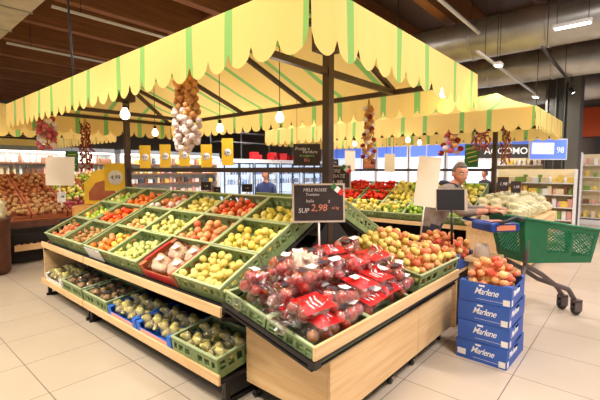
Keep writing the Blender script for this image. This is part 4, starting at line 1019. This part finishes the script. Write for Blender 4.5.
# shopper far behind between fridges, in a blue top
def small_person(label, lat, dep, hd_, top, legs, hairm='hair', zh=1.62):
    p = W(lat, dep, 0); root = person_root(label, T(p.x, p.y, 0, hd_)); k = zh / 1.62
    JJ = [((0, 0, .95 * k), .13), ((0, 0, 1.15 * k), .14), ((.01, 0, 1.32 * k), .12), ((.02, 0, 1.42 * k), .055), ((.02, 0, 1.5 * k), .05),
          ((0, .17, 1.33 * k), .06), ((.02, .22, 1.1 * k), .05), ((.14, .2, .98 * k), .035), ((0, -.17, 1.33 * k), .06), ((.02, -.22, 1.1 * k), .05), ((.14, -.2, .98 * k), .035),
          ((0, .1, .85 * k), .09), ((0, .11, .48 * k), .065), ((-.02, .11, .08), .045), ((.1, .12, .04), .04), ((0, -.1, .85 * k), .09), ((.03, -.11, .48 * k), .065), ((.02, -.11, .08), .045), ((.12, -.12, .04), .04)]
    EE = [(0, 1), (1, 2), (2, 3), (3, 4), (2, 5), (5, 6), (6, 7), (2, 8), (8, 9), (9, 10), (0, 11), (11, 12), (12, 13), (13, 14), (0, 15), (15, 16), (16, 17), (17, 18)]
    b = skin_body('body', JJ, EE, top, root); b.data.materials.append(MT[legs]); b.data.materials.append(MT['skin'])
    for q in b.data.polygons: q.material_index = 1 if q.center.z < .95 * k else (2 if q.center.z > 1.42 * k else 0)
    h_ = MB(); head_mesh(h_, .092); ho2 = h_.build('head', 'skin', root, Matrix.Translation((.03, 0, 1.6 * k)))
    m = MB(); r2 = bmesh.ops.create_uvsphere(m.bm, u_segments=20, v_segments=14, radius=1)
    for v in r2['verts']: v.co = Vector((v.co.x * 1.05 - .1, v.co.y * .86, v.co.z * 1.3 + .05)) * .095
    bmesh.ops.delete(m.bm, geom=[v for v in m.bm.verts if (v.co.x > .03 and v.co.z < .07) or v.co.z < -.07], context='VERTS')
    for f in m.bm.faces: f.smooth = True
    hh = m.build('hair', hairm, ho2); sd = hh.modifiers.new('t', 'SOLIDIFY'); sd.thickness = .01
small_person('shopper in a dark blue top standing in front of the glass fridges', -.75, 8.6, 3.6, 'denim', 'trousers', 'black_metal', 1.52)
small_person('shopper in a dark jacket far off by the shelves behind the lemons', 5.45, 11.5, 2.6, 'vest', 'denim', 'hair', 1.5)

# ------------------------------------------------------------------ background: fridges and shelves
def rot_root(x, y, h): return T(x, y, 0, h)
PM = {}
def pk_mesh(kind, m):
    if (kind, m) not in PM:
        q = MB()
        if kind == 'bottle': q.lathe([(0, 0), (.035, 0), (.037, .02), (.037, .15), (.014, .2), (.013, .25), (0, .25)], 10)
        elif kind == 'carton': q.box(-.045, .045, -.04, .04, 0, .2, bev=.004)
        elif kind == 'jar': q.lathe([(0, 0), (.045, 0), (.048, .01), (.048, .1), (.036, .115), (.038, .14), (0, .14)], 10)
        else: q.box(-.08, .08, -.05, .05, 0, .14, bev=.006)
        me = bpy.data.meshes.new(kind); q.bm.to_mesh(me); q.bm.free(); me.materials.append(MT[m]); PM[kind, m] = me
    return PM[kind, m]
def products(M, w, n, kinds, mats, label, group, sc=1.0):
    for i in range(n):
        kd = random.choice(kinds); o = link(kd, pk_mesh(kd, random.choice(mats)))
        o.matrix_basis = M @ Matrix.Translation((-w / 2 + w * (i + .5) / n, -.06, .001)) @ Matrix.Scale(sc, 4); tag(o, label, 'product', group)
random.seed(77)
def wall_fridge(name, label, x0, x1, y, zs, top, mats, n, kinds, where):
    root = empty(name, label, 'refrigerated shelf', T((x0 + x1) / 2, y, 0)); w = x1 - x0
    MB().box(-w / 2, w / 2, .35, .4, 0, top, ).build('back_panel', 'shop_white', root)
    MB().box(-w / 2, w / 2, -.25, .35, 0, .35).build('base', 'wall_dark', root); MB().box(-w / 2, w / 2, -.3, .4, top, top + .12).build('top_panel', 'fridge_grey', root)
    for s in (-1, 1): MB().box(s * w / 2 - .02, s * w / 2 + .02, -.28, .4, 0, top).build('side_panel', 'shop_white', root)
    for i, z in enumerate(zs):
        MB().box(-w / 2 + .02, w / 2 - .02, -.15, .35, z - .03, z).build('shelf', 'shop_white', root); MB().box(-w / 2 + .02, w / 2 - .02, -.165, -.151, z - .035, z + .01).build('price_strip', 'box_brown', root)
        products(T((x0 + x1) / 2, y, z), w - .1, n, kinds, mats, 'product on the %s shelf of %s' % (['lowest', 'second', 'third', 'top'][i], where), 'products, %s shelf of %s' % (['lowest', 'second', 'third', 'top'][i], where))
    MB().box(-w / 2 + .05, w / 2 - .05, -.2, -.12, top - .04, top - .001).build('light_strip', 'fridge_light', root)
    l = bpy.data.lights.new('shelf_light', 'AREA'); l.shape = 'RECTANGLE'; l.size = w; l.size_y = .1; l.energy = 45 * w / 3; l.color = (1, .95, .85)
    lo = bpy.data.objects.new('shelf_light', l); COL.objects.link(lo); lo.location = ((x0 + x1) / 2, y - .3, top - .05); lo.rotation_euler = (R(-30) + 0, 0, 0); lo.rotation_euler = (R(35), 0, 0)
wall_fridge('refrigerated_shelf', 'bright refrigerated wall shelf at the far left behind the onions', 1.6, 5.4, 12.6, [.8, 1.15, 1.48, 1.8], 2.12, ['box_white', 'box_cream', 'box_white', 'box_pink', 'box_brown'], 26, ['bottle', 'carton', 'tub_box'], 'the far left refrigerated shelf')
wall_fridge('refrigerated_shelf', 'bright refrigerated wall shelf behind the yellow posters', 5.6, 9.4, 12.6, [.8, 1.15, 1.48, 1.8], 2.12, ['box_white', 'box_cream', 'box_yellow', 'box_pink', 'box_brown', 'fridge_dark'], 24, ['jar', 'carton', 'tub_box'], 'the refrigerated shelf behind the posters')
# glass door fridges
def glass_fridge(i, x):
    pos = ['first', 'second', 'third', 'fourth', 'fifth'][i]
    root = empty('glass_fridge', 'tall fridge with glass doors, %s one right of the refrigerated shelves' % pos, 'fridge', T(x, 12.3, 0)); w = .78
    MB().box(-w, w, .3, .8, 0, 2.0).build('cabinet', 'shop_white', root); MB().box(-w, w, -.02, .3, 1.9, 2.05).build('header', 'shop_white', root); MB().box(-w, w, -.02, .3, 0, .2).build('base', 'fridge_dark', root)
    MB().box(-w + .05, w - .05, .27, .299, .2, 1.9).build('light_panel', 'glass_light', root)
    for s in (-1, 1):
        d = MB(); x0, x1 = (-w, -.01) if s < 0 else (.01, w)
        d.box(x0, x0 + .05, 0, .03, .2, 1.9); d.box(x1 - .05, x1, 0, .03, .2, 1.9); d.box(x0 + .05, x1 - .05, 0, .03, .2, .25); d.box(x0 + .05, x1 - .05, 0, .03, 1.85, 1.9); dd = d.build('door', 'fridge_dark', root)
        MB().box(x0 + .05, x1 - .05, .012, .018, .25, 1.85).build('pane', 'pane_glass', dd); MB().tube([(x1 - .03 if s < 0 else x0 + .03, -.03, .9), (x1 - .03 if s < 0 else x0 + .03, -.03, 1.3)], .012, 6).build('handle', 'chrome', dd)
    for z in (.6, 1.0, 1.4):
        MB().box(-w + .03, w - .03, .05, .27, z, z + .015).build('shelf', 'shop_white', root)
    products(T(x, 12.5, 1.016), 1.4, 9, ['bottle', 'carton'], ['box_blue', 'box_white', 'fridge_grey'], 'product in the %s glass fridge' % pos, 'products in the %s glass fridge' % pos)
    products(T(x, 12.5, 1.416), 1.4, 9, ['bottle', 'carton'], ['box_blue', 'box_white', 'fridge_dark'], 'product on the upper shelf of the %s glass fridge' % pos, 'upper products in the %s glass fridge' % pos)
for i in range(4): glass_fridge(i, 10.4 + i * 1.62)
for i in range(9):
    o = link('box', pk_mesh('crate_box', 'box_red')); o.matrix_basis = T(11.3 + i * .42 + (i % 3) * .07, 12.4 + (i % 2) * .15, 2.051, i * .7) @ Matrix.Scale((2.2, 1.5, 1.9, 2.4)[i % 4], 4); tag(o, 'red carton standing on top of the glass fridges', 'box', 'red cartons on the glass fridges')
# grey storage rack above
rk = empty('storage_rack', 'grey wire storage rack above the glass fridges', 'rack', T(0, 0, 0))
for z in (2.75, 3.15, 3.55):
    for q in range(12): MB().tube([(9.6, 12.5 + q * .05, z), (14.5, 12.5 + q * .05, z)], .008, 5).build('wire', 'rack_grey', rk) if q % 3 == 0 else None
for x in (9.6, 11.2, 12.9, 14.5): MB().box(x - .02, x + .02, 13.1, 13.15, 2.05, 3.6).build('upright', 'rack_grey', rk); MB().box(x - .02, x + .02, 12.45, 13.1, 2.7, 2.73).build('bracket', 'rack_grey', rk)
# storefront windows on the right hand wall
for i in range(6):
    y0 = 3.0 + i * 1.7
    w_ = MB(); w_.box(16.9, 16.98, y0, y0 + .06, .6, 2.75); w_.box(16.9, 16.98, y0 + 1.58, y0 + 1.64, .6, 2.75); w_.box(16.9, 16.98, y0 + .06, y0 + 1.58, .6, .66); w_.box(16.9, 16.98, y0 + .06, y0 + 1.58, 2.69, 2.75); w_.box(16.91, 16.97, y0 + .8, y0 + .84, .66, 2.69)
    wo = w_.build('window_%d' % (i + 1), 'shop_white'); struct(wo); MB().box(16.95, 16.96, y0 + .06, y0 + 1.58, .66, 2.69).build('pane', 'glass_light', wo); MB().box(16.93, 16.945, y0 + .06, y0 + 1.58, 2.2, 2.69).build('blue_header', 'screen_blue', wo)
struct(MB().box(16.8, 16.98, -1.0, 1.2, 0, 2.75).build('trim_40', 'wall_dark')); struct(MB().box(16.8, 16.98, -3.5, 1.6, 2.75, 3.75).build('trim_41', 'wall_orange'))
text('lettering', 'SUNGLASS', .3, axes((16.79, .3, 1.85), (0, -1, 0), (-1, 0, 0)), 'shop_white', [o for o in COL.objects if o.name == 'trim_40'][0], 0, .004) if False else None
# black shop sign
sg = MB().box(-1.25, 1.25, -.19, .19, -.06, 0).build('shop_sign', 'wall_dark', None, facing((12.11, 2.59, 2.12), math.pi + .55, 0)); tag(sg, 'long black shop sign with white capitals beyond the second canopy', 'sign')
text('lettering', 'ACCOMODATI', .25, Matrix.Translation((0, -.0, .003)), 'white_print', sg, 0, .006, .002, 1.0)
for x in (-1.1, 1.1): MB().tube([(x, .18, -.03), (x, 3.0, -.03)], .01, 6).build('hanger', 'black_metal', sg)
# bright white service counter behind
ct = empty('service_counter', 'white service counter wall below the black shop sign', 'counter', T(14.6, 2.9, 0, 0))
MB().box(0, .3, -1.6, 2.2, 0, 2.0).build('back_wall', 'shop_white', ct); MB().box(-1.0, -.5, -1.3, 2.0, 0, 1.05, bev=.01).build('counter', 'shop_white', ct); MB().box(-.02, -.001, -1.3, 1.9, 1.1, 1.9).build('lit_panel', 'glass_light', ct)
# right hand gondola with shelves
def gondola(name, label, x, y, h, w, zs, n, mats, kinds, where):
    root = empty(name, label, 'shelving unit', T(x, y, 0, h)); top = zs[-1] + .32
    MB().box(-w / 2, w / 2, .18, .22, 0, top).build('back_panel', 'box_cream', root); MB().box(-w / 2, w / 2, -.22, .18, 0, .14).build('base', 'shop_white', root)
    for s in (-1, 1): MB().box(s * w / 2 - .015, s * w / 2 + .015, -.2, .2, 0, top).build('side_panel', 'shop_white', root)
    for i, z in enumerate(zs):
        MB().box(-w / 2 + .02, w / 2 - .02, -.2, .18, z - .02, z).build('shelf', 'shop_white', root)
        sh = ['lowest', 'second', 'third', 'fourth', 'top'][i]
        products(T(x, y, z, h), w - .06, n, kinds, mats, 'packaged product on the %s shelf of the %s' % (sh, where), 'products, %s shelf of the %s' % (sh, where), .95)
allm = ['box_cream', 'box_pink', 'box_green', 'box_yellow', 'box_brown', 'box_white']
gondola('shelving_unit', 'white shelving unit of packets beyond the second canopy, in front of the tall one', 10.9, 1.95, -R90, 1.7, [.16, .45, .74, 1.03, 1.3], 16, allm, ['jar', 'tub_box', 'carton'], 'unit beyond the second canopy')
gondola('shelving_unit', 'tall shelving unit of cream packets under the blue screen', 12.9, 2.3, -R90, 2.2, [.2, .6, 1.0, 1.4, 1.75], 16, ['box_cream', 'box_yellow', 'box_brown', 'box_white', 'box_cream'], ['jar', 'bottle', 'tub_box'], 'tall unit under the blue screen')
gondola('shelving_unit', 'shelving unit of pale packets beside the dark column at the right edge', 14.4, .4, -R90, 1.8, [.2, .6, 1.0, 1.4, 1.75], 9, allm, ['jar', 'carton', 'tub_box'], 'unit beside the right edge')
# column
struct(MB().box(11.2, 11.9, 1.12, 1.82, 0, 4.5).build('trim_50', 'column_dark'))
struct(MB().box(11.14, 11.199, 1.12, 1.36, 0, 4.5).build('trim_51', 'column_grey'))
for i, y in enumerate((1.42, 1.6, 1.78)): struct(MB().box(11.17, 11.2, y - .012, y + .012, 0, 4.5).build('trim_%d' % (52 + i), 'column_grey'))

# ------------------------------------------------------------------ ceiling services
def duct(label, x, y0, y1, z, r, m='duct'):
    q = MB(); n = int((y1 - y0) / 1.2); q.tube([(x, y0, z), (x, y1, z)], r, 28)
    o = q.build('hanging_duct', m); tag(o, label, 'air duct')
    for i in range(n):
        y = y0 + (i + .5) * (y1 - y0) / n; MB().tube([(x, y - .02, z), (x, y + .02, z)], r + .015, 28).build('joint_ring', m, o)
duct('wide round galvanised air duct nearest the camera on the right, under the ceiling', 7.9, -3, 8, 4.05, .36)
duct('second round galvanised air duct under the ceiling, behind the first', 10.3, -3, 10, 3.95, .34)
duct('third round air duct under the ceiling, above the dark column', 13.2, -3, 11, 3.85, .36)
q = MB().box(1.0, 1.98, 4.2, 13.2, 4.02, 4.4, bev=.02).build('hanging_duct', 'duct_light'); tag(q, 'flat pale rectangular air duct under the ceiling at the upper left', 'air duct')
for i in range(7): MB().box(.985, 1.995, 4.8 + i * 1.2, 4.84 + i * 1.2, 4.005, 4.415).build('joint_flange', 'duct', q)
def rail(label, x0, x1, y, z, m='lamp_body'):
    q = MB().box(x0, x1, y - .02, y + .02, z, z + .035).build('light_rail', m); tag(q, label, 'light rail')
    for x in (x0 + .4, x1 - .4): MB().tube([(x, y, z + .035), (x, y, 5.18)], .006, 5).build('hanger', 'black_metal', q)
    return q
rail('pale light rail under the dark beams at the upper left', 2.1, 6.2, 6.7, 4.0); rail('thin light rail at the far left above the canopy', 2.1, 6.5, 9.25, 4.0)
rail('pale light rail in front of the first round duct', 5.0, 7.15, 2.18, 3.9); rail('long pale light rail below the round ducts holding two lamps', 6.5, 11.3, 2.0, 3.42); rail('thin dark rail holding a spotlight beside the column', 6.9, 10.6, 1.2, 3.42, 'black_metal')
rail('thin dark rail holding a spotlight beside the column', 8.6, 12.9, 1.62, 3.45, 'black_metal') if False else None
def ceiling_lamp(label, x, y, z, L, ax, pw, warm=(1, .93, .82), grp='ceiling lamps'):
    M = T(x, y, z, 0 if ax == 'x' else R90)
    o = MB().box(-L / 2, L / 2, -.06, .06, 0, .05, bev=.005).build('ceiling_lamp', 'lamp_body', None, M); tag(o, label, 'lamp', grp)
    MB().box(-L / 2 + .02, L / 2 - .02, -.045, .045, -.012, .0).build('diffuser', 'lamp_on', o)
    for s in (-1, 1): MB().tube([(s * L * .4, 0, .05), (s * L * .4, 0, 5.18 - z)], .005, 5).build('hanger', 'black_metal', o)
    if pw:
        l = bpy.data.lights.new('lamp_light', 'AREA'); l.shape = 'RECTANGLE'; l.size = L; l.size_y = .12; l.energy = pw; l.color = warm
        lo = bpy.data.objects.new('lamp_light', l); COL.objects.link(lo); lo.matrix_basis = M @ Matrix.Translation((0, 0, -.03))
KL = 260
ceiling_lamp('white tube lamp at the upper right in front of the round duct', 6.77, .82, 3.62, .46, 'y', KL * .35, (1, .92, .88))
ceiling_lamp('square white lamp hanging between the ducts, left of the dark column', 7.3, 1.9, 3.36, .2, 'x', KL * .1)
ceiling_lamp('small white lamp hanging just left of the dark column', 11.0, 2.0, 3.36, .3, 'x', KL * .4)
for i, (x, y) in enumerate(((.0, 1.8), (-.6, 4.3), (-1.5, 6.8), (2.4, -.6), (5.2, -.8), (5.2, 4.6), (5.6, 6.9), (-2, 9.2), (8.6, -1.6), (11.6, -2.2), (9.1, 6.0), (12, 4.6), (6.4, 11.4), (10.5, 11.4), (14.6, -2.2), (14.6, 8), (2.0, 16))):
    warm = (1, .89, .76) if x < 3 and y > .5 else (1, .88, .86)
    ceiling_lamp('white tube lamp hanging from the ceiling over the aisles', x, y, 4.2 if x < 7 else 3.5, 1.2, 'y', KL, warm, 'tube lamps over the aisles')
def spot(label, x, y, z, tgt, pw):
    d = (Vector(tgt) - Vector((x, y, z))).normalized(); M = axes((x, y, z), d.cross(Vector((0, 0, 1))), -d)
    o = MB().lathe([(0, .1), (.04, .1), (.05, .08), (.05, -.06), (.045, -.06), (.04, .0), (0, .0)], 14).build('spotlight', 'black_metal', None, M); tag(o, label, 'spotlight')
    MB().lathe([(0, -.03), (.044, -.03), (.044, -.025), (0, -.025)], 14).build('lens', 'spot_on', o); m = MB(); m.tube([(0, 0, .08), M.inverted() @ Vector((x, y, z + .3))], .01, 6); m.build('arm', 'black_metal', o)
    l = bpy.data.lights.new('spot_light', 'SPOT'); l.energy = pw; l.spot_size = R(70); l.spot_blend = .8; l.shadow_soft_size = .08; l.color = (1, .9, .76)
    lo = bpy.data.objects.new('spot_light', l); COL.objects.link(lo); lo.matrix_basis = M @ Matrix.Translation((0, 0, -.05))
spot('black spotlight with lit lens hanging in front of the dark column', 10.4, 1.2, 3.3, (9, -1, 0), 60)
for i, t in enumerate(((2.0, 2.6, .7), (1.8, 4.6, .7), (2.3, 1.5, .9), (3.6, 1.2, .8))):
    spot('black ceiling spotlight aimed at the stand, %s' % ['at the yellow apples', 'at the far crates', 'at the bagged apples', 'at the blue boxes'][i], -.3 if i < 2 else 1.2, [2.4, 4.6, -.9, -1.6][i], 4.1, t, 330)
# cable loop on a hook above the canopy
m = MB(); m.tube([(2.05, 6.0, 5.1), (2.05, 6.0, 4.6), (2.08, 6.02, 4.2), (2.1, 6.0, 3.2), (2.12, 5.98, 2.62)], .014, 6); tag(m.build('hanging_cable', 'black_metal'), 'black cable dropping from the ceiling to the near canopy', 'cable')
m = MB(); m.tube([(6.0, 3.1, 5.1), (6.0, 3.1, 2.7)], .012, 6); tag(m.build('hanging_cable', 'black_metal'), 'black cable hanging behind the right end of the near canopy', 'cable')

# ------------------------------------------------------------------ world and view
w = bpy.data.worlds.new('world'); SC.world = w; w.use_nodes = True
w.node_tree.nodes['Background'].inputs[0].default_value = (1, .95, .9, 1); w.node_tree.nodes['Background'].inputs[1].default_value = .8
SC.view_settings.view_transform = 'Standard'; SC.view_settings.look = 'None'; SC.view_settings.gamma = 1; SC.view_settings.exposure = -1.08
SC.cycles.max_bounces = 8; SC.cycles.transparent_max_bounces = 12; SC.cycles.diffuse_bounces = 4; SC.cycles.caustics_reflective = False; SC.cycles.caustics_refractive = False
SC.cycles.sample_clamp_indirect = 4
try: SC.cycles.use_denoising = True
except Exception: pass
